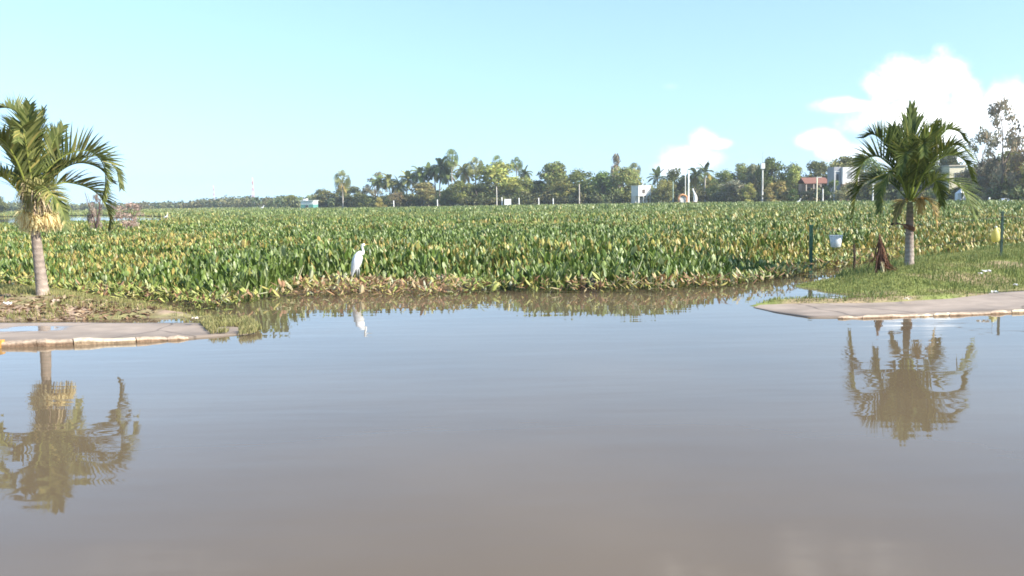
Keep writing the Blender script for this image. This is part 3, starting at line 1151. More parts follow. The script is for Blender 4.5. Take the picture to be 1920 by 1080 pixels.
pl, L3 = near_palm(bl, SL, cL, (82, 553), ([0, .06, .16, .5, .8, 1], [.135, .112, .092, .078, .068, .06]), frL,
                   'leaning grey palm with pale straw skirt of dry flower stalks under its crown', (1.5, 1.4, 1.25),
                   [(.46, .35, .27), (.31, .245, .20), (.27, .215, .175), (.22, .16, .13)], lambda t: t ** .8)
# straw skirt: drooping bunches of flower stalks
q = np.random.default_rng(5)
sk = G()
for b in range(9):
    az = b * 2.399 + q.uniform(0, .5)
    rp = q.uniform(.13, .26)
    cen = np.array((L3((77, 0))[0] + rp * math.cos(az), rp * math.sin(az), L3((0, q.uniform(398, 412)))[2]))
    c0 = np.array((.92, .78, .44)) * q.uniform(.85, 1.05)
    for k in range(130):
        d_ = q.normal(size=3) + np.array((math.cos(az) * .8, math.sin(az) * .8, -.35))
        d_ /= np.linalg.norm(d_)
        ln = q.uniform(.09, .20)
        md = cen + d_ * ln * .6
        e1 = cen + d_ * ln + np.array((0, 0, -.09))
        wv = np.cross(d_, q.normal(size=3))
        wv *= .0075 / np.linalg.norm(wv)
        P = np.stack([cen - wv, cen + wv, md - wv, md + wv, e1 - wv * .6, e1 + wv * .6])
        sk.add(P, [(0, 1, 3, 2), (2, 3, 5, 4)], np.minimum(c0 * q.uniform(.8, 1.1), .93))
o = sk.build('flower_skirt', M_straw, pl)
tag(o, 'pale straw yellow skirt of dry flower stalks')
br = G()
for b in range(40):     # brown fruit stalks and sheaths between skirt and fronds
    az = q.uniform(0, 6.28)
    z0 = L3((0, q.uniform(330, 365)))[2]
    st = np.array((L3((76, 0))[0] + .04 * math.cos(az), .04 * math.sin(az), z0))
    R_ = q.uniform(.12, .38) + .12 * max(0, math.cos(az))
    c0 = np.array([(.42, .30, .19), (.58, .46, .29), (.30, .28, .11)][q.integers(0, 3)])
    for k in range(16):
        a2 = az + q.normal(0, .25)
        e1 = st + np.array((math.cos(a2) * R_ * q.uniform(.4, 1), math.sin(a2) * R_ * q.uniform(.4, 1), -q.uniform(.1, .45)))
        md = (st + e1) / 2 + np.array((math.cos(a2) * .05, math.sin(a2) * .05, .07))
        wv = np.array((-math.sin(a2), math.cos(a2), q.normal(0, .5))) * .007
        sk_ = np.stack([st - wv, st + wv, md - wv, md + wv, e1 - wv * .5, e1 + wv * .5])
        br.add(sk_, [(0, 1, 3, 2), (2, 3, 5, 4)], c0 * q.uniform(.75, 1.2))
tag(br.build('fruit_stalk', M_dry, pl), 'brown tangle of dried fruit stalks below the fronds')
fib = G()
for b in range(150):    # dark fibre fringe hanging below the skirt round the trunk
    az = q.uniform(0, 6.28)
    x = L3((76, 0))[0]
    R_ = q.uniform(.07, .20)
    p0 = np.array((x + R_ * math.cos(az), R_ * math.sin(az), L3((0, q.uniform(408, 420)))[2]))
    p1 = p0 + np.array((q.normal(0, .02), q.normal(0, .02), -q.uniform(.05, .16)))
    wv = np.array((-math.sin(az), math.cos(az), 0)) * .01
    fib.add(np.stack([p0 - wv, p0 + wv, p1 + wv * .4, p1 - wv * .4]), [(0, 1, 2, 3)], np.array((.20, .13, .08)) * q.uniform(.6, 1.3))
tag(fib.build('fibre_fringe', M_dry, pl), 'dark brown fibre fringe round the trunk top')

# --- right palm
brt = at_d(1705, 490, 16.8)
SR = FPX / 16.8
cR = (1703, 378)
frR = [
    dict(p=[(1703, 372, 0), (1704, 310, .05), (1706, 250, .1), (1708, 206, .15)], L=.60, vee=.1, S0=(1, 0, 0), wid=.045, phi0=58, droop=.12),
    dict(p=[(1704, 372, 0), (1714, 310, -.1), (1724, 268, -.2), (1732, 240, -.3)], L=.55, vee=.1, S0=(1, .2, 0), tint=(1.25, 1.25, 1), phi0=56, droop=.12),
    dict(p=[(1702, 372, 0), (1693, 315, .1), (1682, 270, .15), (1676, 240, .2)], L=.55, vee=.1, S0=(1, -.2, 0), tint=(.8, .8, .8), phi0=56, droop=.12),
    dict(p=[(1703, 372, 0), (1702, 320, -.2), (1700, 285, -.4), (1698, 270, -.6)], L=.50, vee=.2, S0=(1, 0, 0)),
    dict(p=[(1700, 372, 0), (1686, 315, .1), (1662, 272, .15), (1640, 252, .2), (1622, 258, .2)], L=.50, twist=-.3, vee=.9),
    dict(p=[(1700, 374, 0), (1676, 325, .0), (1645, 295, .0), (1618, 300, .0), (1606, 328, .0), (1604, 352, 0)], L=.48, twist=-.2, vee=.9, droop=.35),
    dict(p=[(1699, 375, 0), (1672, 335, -.3), (1642, 322, -.6), (1622, 350, -.7), (1616, 392, -.75)], L=.46, vee=.4, droop=.5),
    dict(p=[(1699, 375, 0), (1676, 340, .3), (1650, 334, .6), (1634, 362, .8), (1630, 405, .85)], L=.44, vee=.4, droop=.55, tint=(.75, .75, .75)),
    dict(p=[(1699, 374, 0), (1682, 320, -.4), (1664, 292, -.7), (1648, 296, -1.0), (1636, 325, -1.1)], L=.42, vee=.4, droop=.35),
    dict(p=[(1706, 372, 0), (1722, 310, .1), (1746, 265, .15), (1776, 246, .2), (1800, 250, .2), (1812, 266, .2)], L=.42, twist=.3, vee=.7, droop=.35),
    dict(p=[(1707, 374, 0), (1734, 320, .0), (1770, 294, .0), (1802, 304, .0), (1818, 340, .0)], L=.46, twist=.1, vee=.8, droop=.45),
    dict(p=[(1707, 375, 0), (1740, 335, .3), (1774, 335, .6), (1796, 362, .8), (1802, 385, .85)], L=.42, vee=.4, droop=.55, tint=(.85, .9, .8)),
    dict(p=[(1707, 376, 0), (1732, 340, -.35), (1757, 350, -.7), (1770, 382, -.9), (1776, 406, -.95)], L=.48, vee=.25, droop=.5, tint=(1.1, 1.1, 1.05)),
    dict(p=[(1704, 376, 0), (1714, 318, -.4), (1728, 285, -.75), (1744, 282, -1.0), (1756, 305, -1.2)], L=.42, vee=.35, droop=.35),
    dict(p=[(1702, 376, 0), (1696, 320, -.4), (1688, 282, -.75), (1680, 275, -1.0), (1672, 298, -1.2)], L=.42, vee=.35, droop=.35),
    dict(p=[(1707, 378, 0), (1724, 374, -.2), (1735, 394, -.3), (1740, 424, -.32)], L=.22, vee=.1, droop=.7, tint=(2.5, 1.5, 2.0)),
    dict(p=[(1700, 378, 0), (1686, 376, -.1), (1675, 392, -.15), (1668, 418, -.15)], L=.20, vee=.1, droop=.7, tint=(2.7, 1.7, 2.4)),
]
pr, R3f = near_palm(brt, SR, cR, (1705, 490), ([0, .08, .3, .6, .8, 1], [.10, .086, .078, .070, .066, .05]), frR,
                    'green palm with slim trunk and brown tie on the grass verge', (1.05, 1.1, .8),
                    [(.40, .33, .28), (.32, .27, .23), (.24, .17, .13), (.20, .19, .10)], lambda t: t)
fl = G()
for b in range(110):
    az = q.normal(0.2, .6)
    st = R3f((1708, 372)) + np.array((0, -.05, 0))
    e1 = R3f((1718 + q.normal(0, 6), 388 + q.uniform(-6, 18))) + np.array((0, -.12 + q.normal(0, .05), 0))
    md = (st + e1) / 2 + np.array((.04, -.03, .05))
    wv = np.array((q.normal(), q.normal(), q.normal())) * .004
    fl.add(np.stack([st - wv, st + wv, md - wv, md + wv, e1 - wv, e1 + wv]), [(0, 1, 3, 2), (2, 3, 5, 4)], np.array((.62, .44, .16)) * q.uniform(.7, 1.2))
tag(fl.build('flower_stalk', M_dry, pr), 'small yellow flower bunch below the crown')
tie = G()
cz = R3f((1703, 427))
for dz, r_ in ((-.025, .085), (.0, .092), (.03, .086)):
    a_ = np.linspace(0, 2 * math.pi, 15)
    tie.tube(np.stack([cz[0] + r_ * np.cos(a_), r_ * np.sin(a_), cz[2] + dz + .035 * np.cos(a_ + 3.2)], 1), .017, 6, (.20, .10, .06))
tag(tie.build('tie', M_dry, pr), 'reddish brown band tied round the trunk')
stub = G()
stub.tube(np.array([R3f((1700, 428)) + (0, -.06, 0), R3f((1688, 421)) + (0, -.10, 0), R3f((1675, 418)) + (0, -.12, 0)]), [.02, .016, .012], 6, (.30, .19, .12))
stub.tube(np.array([R3f((1676, 418)) + (0, -.12, 0), R3f((1669, 418)) + (0, -.12, 0), R3f((1663, 420)) + (0, -.12, 0)]), [.022, .035, .012], 6, (.07, .05, .04))
tag(stub.build('dead_stub', M_dry, pr), 'broken dead stalk sticking out with a dark end')

# ------------------------------------------------------------------ dry frond standing in the grass
dl = at_z(1655, 525, 0.10)
for _ in range(8):
    dl = at_z(1655, 524, max(0, float(land_z(np.array([dl.x]), np.array([dl.y]))[0])))
SD = FPX / dl.y
df = thing('dry_palm_frond', dl, 'dry brown palm frond standing upright in the grass left of the slim palm', 'dead palm frond')
st = G()
for k in range(6):
    bx, by = q.uniform(-.12, .10), q.uniform(-.16, -.05)
    st.tube(np.array([(bx, by - .06, -.03), (bx * .6 - .03, by, .15), (-.05 + q.normal(0, .03), -.07, .32)]), [.010, .008, .004], 5, np.array((.66, .60, .38)) * q.uniform(.8, 1.1))
st.build('stalk', M_dry, df)
lf = G()
for k in range(260):
    t = q.random() ** .8
    top = np.array((-.075 + .03 * t + q.normal(0, .015), q.normal(0, .02), .80 - .45 * t + q.normal(0, .03)))
    right = q.random() < .42
    if right:
        e1 = np.array((q.uniform(.02, .42), q.uniform(-.08, .12), q.uniform(.02, .10)))
        md = np.array((top[0] + .05 + .10 * q.random(), q.normal(0, .03), (top[2] * .42 + e1[2] * .58)))
    else:
        e1 = np.array((q.normal(-.06, .085), q.normal(0, .05), q.uniform(.0, .35)))
        md = (top + e1) / 2 + np.array((q.normal(0, .02), q.normal(0, .02), 0))
    wv = np.array((q.normal(), q.normal(), .2))
    wv = wv / np.linalg.norm(wv) * .009
    lf.add(np.stack([top - wv * .6, top + wv * .6, md - wv, md + wv, e1 - wv * .4, e1 + wv * .4]), [(0, 1, 3, 2), (2, 3, 5, 4)], np.array([(.22, .11, .07), (.13, .07, .05), (.34, .19, .12)][q.integers(0, 3)]) * q.uniform(.7, 1.2))
lf.build('leaflets', M_dry, df)

# ------------------------------------------------------------------ fence posts, wire, bucket, jug
def ground_z(x, y):
    return max(0.0, float(land_z(np.array([x]), np.array([y]))[0]))


def post(px, ytop, d, r, col, label):
    t = at_d(px, ytop, d)
    z0 = ground_z(t.x, t.y)
    o = thing('fence_post', (t.x, t.y, z0), label, 'fence post', 'posts of the wire fence')
    k = G()
    H = t.z - z0
    k.box((-r, -r * .8, -.3), (r, r * .8, H), col)
    k.build('post', M_metal, o)
    c = G()
    c.box((-r * 1.25, -r * 1.05, H + .002), (r * 1.25, r * 1.05, H + .03), np.array(col) * .8)
    c.build('cap', M_metal, o)
    return t


pA = post(1521, 424, 18.3, .032, (.012, .075, .04), 'bright green fence post beside the hanging white bucket')
pB = post(1880, 400, 17.0, .019, (.02, .05, .035), 'dark green fence post behind the hanging yellow jug')
zs = at_d(1602, 458, 18.0)
stake = thing('wooden_stake', (zs.x, zs.y, ground_z(zs.x, zs.y)), 'short dark stake in tall grass right of the white bucket', 'stake')
k = G()
k.tube(np.array([(0, 0, -.2), (.01, 0, .3), (-.01, 0, zs.z - stake.location.z)]), [.028, .026, .022], 7, (.10, .07, .05))
k.build('stake_shaft', M_bark, stake)
pC = Vector((11.6, 16.4, 1.2))
k = G()
for dz in (-.06, -.48):
    a_, b_ = np.array(pA) + (0, -.03, dz), np.array(pB) + (0, -.03, dz)
    t = np.linspace(0, 1, 24)[:, None]
    k.tube(a_ * (1 - t) + b_ * t - np.array((0, 0, .07)) * 4 * t * (1 - t), .004, 4, (.16, .13, .11))
    c_ = np.array(pC) + (0, 0, dz)
    k.tube(b_ * (1 - t) + c_ * t - np.array((0, 0, .05)) * 4 * t * (1 - t), .004, 4, (.16, .13, .11))
tag(k.build('fence_wire', M_metal), 'thin sagging fence wires strung between the two green posts', 'fence wire')


def wire_z(x):
    t = (x - pA.x) / (pB.x - pA.x)
    return (pA.z * (1 - t) + pB.z * t) - .06 - .07 * 4 * t * (1 - t), pA.y * (1 - t) + pB.y * t - .03


bp = at_d(1567, 452, 18.1)
zw, yw = wire_z(bp.x)
bk = thing('bucket', (bp.x, yw, bp.z - .125), 'white plastic bucket hanging from the fence wire', 'bucket')
k = G()
k.lathe([(.001, .0), (.092, .0), (.098, .012), (.132, .245), (.128, .245), (.094, .016), (.001, .014)], 24, (.85, .86, .84))
k.build('bucket_body', M_thin_plastic, bk, smooth=True)
k = G()
a_ = np.linspace(0, 2 * math.pi, 25)
k.tube(np.stack([.134 * np.cos(a_), .134 * np.sin(a_), .24 + 0 * a_], 1), .007, 6, (.88, .89, .88))
k.build('rim', M_plastic, bk, smooth=True)
k = G()
hh = zw - (bp.z - .125)
a_ = np.linspace(0, math.pi, 13)
k.tube(np.stack([.134 * np.cos(a_), 0 * a_, .235 + (hh - .235) * np.sin(a_)], 1), .0035, 5, (.45, .45, .45))
k.build('handle', M_metal, bk)

jp = at_d(1872, 440, 16.9)
jz, jy = wire_z(jp.x)
jg = thing('jug', (jp.x, jy - .02, jp.z - .15), 'pale yellow plastic jug hanging beside a dark green post', 'jug')
k = G()
k.lathe([(.001, 0), (.05, .004), (.074, .035), (.080, .09), (.078, .15), (.064, .205), (.036, .245), (.022, .262), (.022, .285)], 20, (.80, .72, .26))
k.build('jug_body', M_thin_plastic, jg, smooth=True)
k = G()
k.lathe([(.001, .312), (.024, .31), (.025, .284), (.001, .284)], 14, (.85, .84, .75))
k.build('cap', M_plastic, jg)
k = G()
k.tube(np.array([(.02, 0, .275), (.07, 0, .265), (.085, 0, .21), (.070, 0, .15)]), .009, 6, (.80, .72, .26))
k.build('handle', M_plastic, jg, smooth=True)
k = G()
k.tube(np.array([(0, 0, .30), (.0, .0, .36), (.0, .02, max(.38, jz - (jp.z - .15)))]), .003, 4, (.3, .3, .28))
k.build('hanging_string', M_dry, jg)

# ------------------------------------------------------------------ egret
ep = at_d(672, 546, 16.1)
ez = 0.03
eg = thing('egret', (ep.x, ep.y, ez), 'tall white egret standing at the edge of the floating plants', 'bird', s=.9)
spine = np.array([(-.115, .27, .012), (-.105, .32, .032), (-.085, .38, .058), (-.058, .45, .082), (-.025, .53, .098), (.0, .60, .102), (.022, .665, .092), (.048, .715, .068), (.078, .735, .045), (.105, .725, .034),
                  (.122, .735, .027), (.128, .765, .024), (.122, .80, .022), (.112, .835, .021), (.108, .865, .023), (.118, .893, .030), (.143, .905, .029), (.165, .908, .018), (.172, .909, .011), (.22, .915, .008), (.275, .918, .002)])
P = bez(np.stack([spine[:, 0], 0 * spine[:, 0], spine[:, 1]], 1), 80)
rd = np.interp(np.linspace(0, 1, 80), np.linspace(0, 1, len(spine)), spine[:, 2])
cw = np.tile(np.array((.84, .84, .82)), (80, 1))
cw[70:] = (.62, .45, .14)
k = G()
k.tube(P, rd, 14, cw, ell=.85)
for sx, sy in ((.0, -.035), (.03, .03)):
    k.tube(np.array([(-.035 + sx, sy, .47), (-.005 + sx, sy, .36), (-.02 + sx, sy, .24), (.0 + sx, sy, .02), (.0 + sx, sy, -.03)]), [.03, .016, .008, .007, .006], 7, np.array([(.8, .8, .78), (.3, .3, .28), (.03, .03, .03), (.03, .03, .03), (.03, .03, .03)]))
    for an in (-.5, 0, .5, 3.1):
        k.tube(np.array([(sx, sy, .006), (sx + .07 * math.cos(an), sy + .07 * math.sin(an), .003)]), [.006, .003], 5, (.03, .03, .03))
k.build('body', M_feather, eg, smooth=True)
for sy in (-1, 1):
    k = G()
    A = bez([(.035, sy * .055, .68), (.0, sy * .085, .60), (-.04, sy * .082, .50), (-.085, sy * .055, .38), (-.125, sy * .02, .26)], 14)
    k.tube(A, [.02, .05, .062, .066, .066, .064, .06, .055, .05, .044, .036, .028, .018, .006], 10, (.80, .80, .80), ell=.45)
    k.build('wing', M_feather, eg, smooth=True)
    k = G()
    k.lathe([(.0005, -.005), (.004, -.003), (.005, 0), (.004, .003), (.0005, .005)], 8, (.02, .02, .02), o=(.146, sy * .025, .911))
    k.build('eye', M_plastic, eg)


def small_bird(px, py, d, label, s=1.0, z=None):
    p = at_d(px, py, d)
    o = thing('white_bird', (p.x, p.y, p.z if z is None else z), label, 'bird', s=s)
    k = G()
    sp = np.array([(-.30, .30, .01), (-.15, .34, .07), (.0, .38, .12), (.12, .43, .10), (.18, .52, .05), (.17, .62, .035), (.20, .70, .045), (.26, .72, .03), (.40, .70, .004)])
    k.tube(np.stack([sp[:, 0], 0 * sp[:, 0], sp[:, 1]], 1), sp[:, 2], 10, (.86, .86, .85))
    for sy in (-.04, .04):
        k.tube(np.array([(0, sy, .32), (.01, sy, .0)]), [.012, .01], 5, (.05, .05, .05))
    k.build('body', M_feather, o, smooth=True)


small_bird(311, 412, 112, 'white egret wading in the open strip of water beyond the plants', .9, 0.0)
small_bird(1497, 384, 160, 'white bird perched at the foot of the far bushes by the red roof', 1.5)
small_bird(492, 394, 300, 'white bird on the far marsh in front of the treeline', 2.2)

# dark stone at the mat edge
sp_ = at_z(1104, 541)
k = G()
ph = np.linspace(0, math.pi, 9)
th = np.linspace(0, 2 * math.pi, 14, endpoint=False)
rr_ = 1 + .22 * (vnoise(np.cos(th)[None] * 1.7 + 3 + 0 * ph[:, None], np.sin(th)[None] * 1.7 + ph[:, None] * 2, 8) - .5)
k.grid(np.stack([.20 * rr_ * np.sin(ph)[:, None] * np.cos(th), .15 * rr_ * np.sin(ph)[:, None] * np.sin(th), .13 * rr_ * np.cos(ph)[:, None] + 0 * th], -1), (.11, .10, .11), wrap=True)
o = k.build('stone', M_stone, smooth=True)
o.location = (sp_.x, sp_.y, .06)
tag(o, 'dark grey rounded stone at the edge of the floating plants', 'stone')

# ------------------------------------------------------------------ litter
def scrap(px, py, label, name='litter', s=.05, col=(.8, .78, .74), z=None):
    p = at_z(px, py, .2)
    for _ in range(6):
        p = at_z(px, py, ground_z(p.x, p.y) if z is None else z)
    k = G()
    n_ = 5
    Xs, Ys = np.meshgrid(np.linspace(-1, 1, n_), np.linspace(-1, 1, n_))
    Zs = q.uniform(0, 1, (n_, n_)) * .9
    k.grid(np.stack([Xs * s + q.normal(0, s * .15, (n_, n_)), Ys * s * .7 + q.normal(0, s * .15, (n_, n_)), Zs * s + .012], -1), col)
    o = k.build(name, M_plastic)
    o.location = p
    tag(o, label, 'litter')


scrap(1850, 513, 'crumpled white scrap lying in the grass by the dark patch of earth', s=.055)
scrap(1838, 515, 'tiny pale scrap beside the larger crumpled white scrap', s=.03)
scrap(1903, 537, 'small white scrap near the pavement at the frame edge', s=.035)
scrap(1864, 550, 'white scrap at the back edge of the pavement', s=.045)
scrap(1700, 563, 'pale scrap on the strip of earth below the slim palm', s=.035, col=(.75, .65, .5))
scrap(1706, 563, 'second pale scrap on the strip of earth below the slim palm', s=.03, col=(.75, .65, .5))
scrap(14, 573, 'white scrap among brown leaves beside the straw-skirted palm', s=.05)
scrap(105, 567, 'beige husk among brown leaves just behind the straw-skirted palm foot', s=.045, col=(.7, .55, .42))
scrap(366, 600, 'small pale stone at the back edge of the wet pavement', 'pebble', s=.04, col=(.7, .62, .5), z=.1)
for kx, ky, lb in ((1190, 541, 'bent pale stalk rising from the brown edge of the plants'), (560, 548, 'pale broken stalk leaning from the yellow plants beside the egret')):
    p = at_z(kx, ky)
    k = G()
    k.tube(np.array([(0, 0, -.02), (.03, 0, .25), (.12, .0, .48)]), [.012, .01, .006], 6, (.62, .60, .38))
    o = k.build('dry_stalk', M_dry)
    o.location = (p.x, p.y - .05, .02)
    tag(o, lb, 'plant stalk')

# ------------------------------------------------------------------ far trees
def crown_mesh(seed, nb, nl, leaf, flat=1.0, low=0.12, gappy=0.0, pointy=0.0):
    r = np.random.default_rng(seed)
    C, Rd = [], []
    for i in range(nb):
        z = r.uniform(low, .93)
        prof = (math.sin(max(.06, (z - low) / (1 - low)) ** .75 * math.pi) ** .6) * .40 if not pointy else .42 * (1 - z) ** pointy + .03
        a = r.uniform(0, 6.28)
        rad = prof * math.sqrt(r.uniform(.1, 1))
        C.append((rad * math.cos(a), rad * math.sin(a), z))
        Rd.append(r.uniform(.10, .19) * (1 - gappy * .4) * (1 if not pointy else .7))
    C, Rd = np.array(C), np.array(Rd)
    tone = r.uniform(.62, 1.35, nb)
    p = Rd ** 2 / np.sum(Rd ** 2)
    bi = r.choice(nb, nl, p=p)
    d_ = r.normal(size=(nl, 3))
    d_ /= np.linalg.norm(d_, axis=1)[:, None]
    pos = C[bi] + d_ * (Rd[bi] * r.uniform(.45, 1.12, nl))[:, None] * np.array((1, 1, .85 * flat))
    nm = d_ + r.normal(0, .55, (nl, 3))
    nm /= np.linalg.norm(nm, axis=1)[:, None]
    a = np.cross(nm, r.normal(size=(nl, 3)))
    a /= np.linalg.norm(a, axis=1)[:, None]
    b = np.cross(nm, a)
    s = leaf * r.uniform(.6, 1.5, nl)[:, None]
    P = np.stack([pos - a * s, pos - b * s * .55, pos + a * s, pos + b * s * .55], 1)
    c = (tone[bi] * r.uniform(.8, 1.2, nl))[:, None] * np.array((1, 1, 1.0))
    c[:, 0] *= r.uniform(.88, 1.2, nl)
    k = G()
    k.add(P.reshape(-1, 3), np.arange(nl * 4).reshape(nl, 4), np.repeat(c, 4, 0))
    me = k.mesh('crown')
    me.materials.append(M_crown)
    return me


ROUND = [crown_mesh(100 + i, 36, 3600, .030, low=.10) for i in range(6)]
BUSH = [crown_mesh(200 + i, 22, 2000, .036, low=-.05) for i in range(4)]
AIRY = [crown_mesh(300 + i, 34, 2200, .021, gappy=1.0) for i in range(3)]
PINE = [crown_mesh(400 + i, 30, 1500, .028, low=.05, pointy=.9, gappy=.3) for i in range(2)]


def trunk_mesh(seed, h=1.0, r=.03, limbs=5):
    q_ = np.random.default_rng(seed)
    k = G()
    t = np.linspace(0, 1, 8)
    bendx, bendy = q_.normal(0, .05, 2)
    P = np.stack([bendx * t ** 2, bendy * t ** 2, t * .62 * h - .03], 1)
    k.tube(P, r * (1 - .55 * t), 7, (.20, .16, .12))
    for i in range(limbs):
        s = P[q_.integers(3, 8)]
        a = q_.uniform(0, 6.28)
        e = s + np.array((math.cos(a) * .24, math.sin(a) * .24, q_.uniform(.18, .34)))
        k.tube(np.array([s, (s + e) / 2 + (0, 0, .03), e]), [r * .45, r * .33, r * .15], 5, (.19, .15, .12))
    me = k.mesh('trunk')
    me.materials.append(M_bark)
    return me


TRUNK = [trunk_mesh(i) for i in range(4)]
# species tints (linear leaf colours)
DK, MD, OL, YL, LT, BR, GY = (.145, .180, .060), (.20, .245, .075), (.275, .280, .10), (.46, .42, .13), (.33, .37, .11), (.32, .29, .14), (.29, .28, .17)
_ti = 0


def bank_z(x, y):
    D = float(shore_d(np.array([x]), np.array([y]))[0])
    dd = y - D
    return float(-0.7 + 1.15 * sstep(-4, 5, dd) + 2.5 * sstep(40, 900, dd))


def tree(px, ytop, wpx, label, tint=MD, fam='round', dd=12, trunk=True, name=None, group=None):
    global _ti
    _ti += 1
    d = shore_at(px) + dd
    t = at_d(px, ytop, d)
    z0 = bank_z(t.x, t.y)
    H = t.z - z0
    W = wpx / FPX * d
    pool = {'round': ROUND, 'bush': BUSH, 'airy': AIRY, 'pine': PINE}[fam]
    r_ = random.Random(_ti * 13 + 1)
    nm = name or ('shrub' if fam == 'bush' else 'tree')
    root = thing(nm, (t.x, t.y, z0), label, 'shrub' if fam == 'bush' else 'tree', group)
    root.rotation_euler.z = r_.uniform(0, 6.28)
    lowf = 0.0 if fam == 'bush' else .02
    tn = tuple(c * r_.uniform(.9, 1.12) for c in tint)
    inst('crown', pool[_ti % len(pool)], root, (0, 0, H * lowf), (W, W, H * (1.02 - lowf) / 1.0), 0, tn)
    if trunk:
        inst('trunk', TRUNK[_ti % 4], root, (0, 0, 0), (W if fam != 'airy' else W * .8, W if fam != 'airy' else W * .8, H))
    return root


# feather palm crown (unit radius 1), fan palm crown (unit radius 1)
def far_feather(seed, nf=17, up=.5):
    q_ = np.random.default_rng(seed)
    k = G()
    for i in range(nf):
        az = i * 2.399 + q_.normal(0, .2)
        el = np.interp(i / nf, [0, 1], [1.35, -.35]) + q_.normal(0, .12)
        d0 = np.array((math.cos(az) * math.cos(el), math.sin(az) * math.cos(el), math.sin(el)))
        pts = [np.zeros(3)]
        d_ = d0.copy()
        n_ = 9
        for j in range(n_):
            pts.append(pts[-1] + d_ * (1.05 / n_))
            d_ = d_ + np.array((0, 0, -1)) * (.17 + .12 * (1 - up))
            d_ /= np.linalg.norm(d_)
        pts = np.array(pts)
        T = np.gradient(pts, axis=0)
        T /= np.linalg.norm(T, axis=1)[:, None]
        S = np.cross(T, (0, 0, 1.0))
        S /= np.linalg.norm(S, axis=1)[:, None] + 1e-6
        N_ = np.cross(S, T)
        c = np.array((1, 1, 1)) * q_.uniform(.7, 1.3)
        if i > nf * .84:
            c = np.array((2.6, 1.7, 1.4)) * q_.uniform(.7, 1)
        k.tube(pts, np.linspace(.02, .005, len(pts)), 4, c * 1.5)
        for j in range(2, 26):
            t = j / 26 * (len(pts) - 1)
            i0 = int(t)
            f = t - i0
            p = pts[i0] * (1 - f) + pts[min(i0 + 1, len(pts) - 1)] * f
            ln = .34 * math.sin(min(1, j / 26 * .9 + .15) * math.pi) ** .7
            for sg in (-1, 1):
                dv = S[i0] * sg * .8 + T[i0] * .6 + N_[i0] * .15
                e = p + dv * ln * .6
                e2 = e + (dv * .5 + np.array((0, 0, -.75))) * ln * .5
                wv = T[i0] * .022
                k.add(np.stack([p - wv, p + wv, e - wv, e + wv, e2 - wv * .3, e2 + wv * .3]), [(0, 1, 3, 2), (2, 3, 5, 4)], c * q_.uniform(.8, 1.2))
    me = k.mesh('crown')
    me.materials.append(M_crown)
    return me


def far_fan(seed, nf=24):
    q_ = np.random.default_rng(seed)
    k = G()
    for i in range(nf):
        az = i * 2.399
        el = np.interp(i / nf, [0, 1], [1.4, -1.1]) + q_.normal(0, .12)
        d0 = np.array((math.cos(az) * math.cos(el), math.sin(az) * math.cos(el), math.sin(el)))
        st = d0 * .40
        k.tube(np.array([d0 * .05, st]), [.02, .012], 4, (1.4, 1.4, 1.2))
        S = np.cross(d0, (0, 0, 1.0))
        S /= np.linalg.norm(S) + 1e-6
        N_ = np.cross(S, d0)
        c = np.array((1, 1, 1)) * q_.uniform(.8, 1.3) if el > -.6 else np.array((2.2, 1.6, 1.5)) * q_.uniform(.6, 1)
        bd = d0 + np.array((0, 0, -.9)) * math.cos(el)
        bd /= np.linalg.norm(bd)
        S = np.cross(bd, q_.normal(size=3))
        S /= np.linalg.norm(S)
        N_ = np.cross(S, bd)
        for a in np.linspace(-1.25, 1.25, 13):
            dv = bd * math.cos(a) + S * math.sin(a) + N_ * .12
            e = st + dv * .44
            e2 = e + (dv * .7 + np.array((0, 0, -.5))) * .16
            wv = np.cross(dv, N_) * .028
            k.add(np.stack([st - wv * .2, st + wv * .2, e - wv, e + wv, e2 - wv * .2, e2 + wv * .2]), [(0, 1, 3, 2), (2, 3, 5, 4)], c * q_.uniform(.85, 1.15))
    me = k.mesh('crown')
    me.materials.append(M_crown)
    return me


FEATH = [far_feather(i, 17, .3 + .2 * i) for i in range(3)]
FAN = [far_fan(i) for i in range(2)]
ROYAL = [far_feather(9, 11, 1.3)]


def far_palm(px, ytop, rpx, label, fam='feather', dd=14, tr=.16, tint=MD, tcol=(.34, .29, .23), bend=0.0):
    global _ti
    _ti += 1
    d = shore_at(px) + dd
    t = at_d(px, ytop, d)
    z0 = bank_z(t.x, t.y)
    R_ = rpx / FPX * d
    H = t.z - z0 - R_ * .85
    root = thing('palm_tree', (t.x, t.y, z0), label, 'palm tree')
    k = G()
    tt = np.linspace(0, 1, 12)
    k.tube(np.stack([bend * (tt ** 2 - 1), 0 * tt, tt * (H + .1) - .3 * (1 - tt)], 1), tr * (1.25 - .45 * tt) * (1 + .05 * np.sin(np.arange(12) * 2.3)), 8, tcol)
    k.build('trunk', M_bark, root, smooth=True)
    pool = {'feather': FEATH, 'fan': FAN, 'royal': ROYAL}[fam]
    inst('crown', pool[_ti % len(pool)], root, (0, 0, H), (R_, R_, R_ * (1.3 if fam == 'fan' else 1.1)), random.Random(_ti).uniform(0, 6), tint)


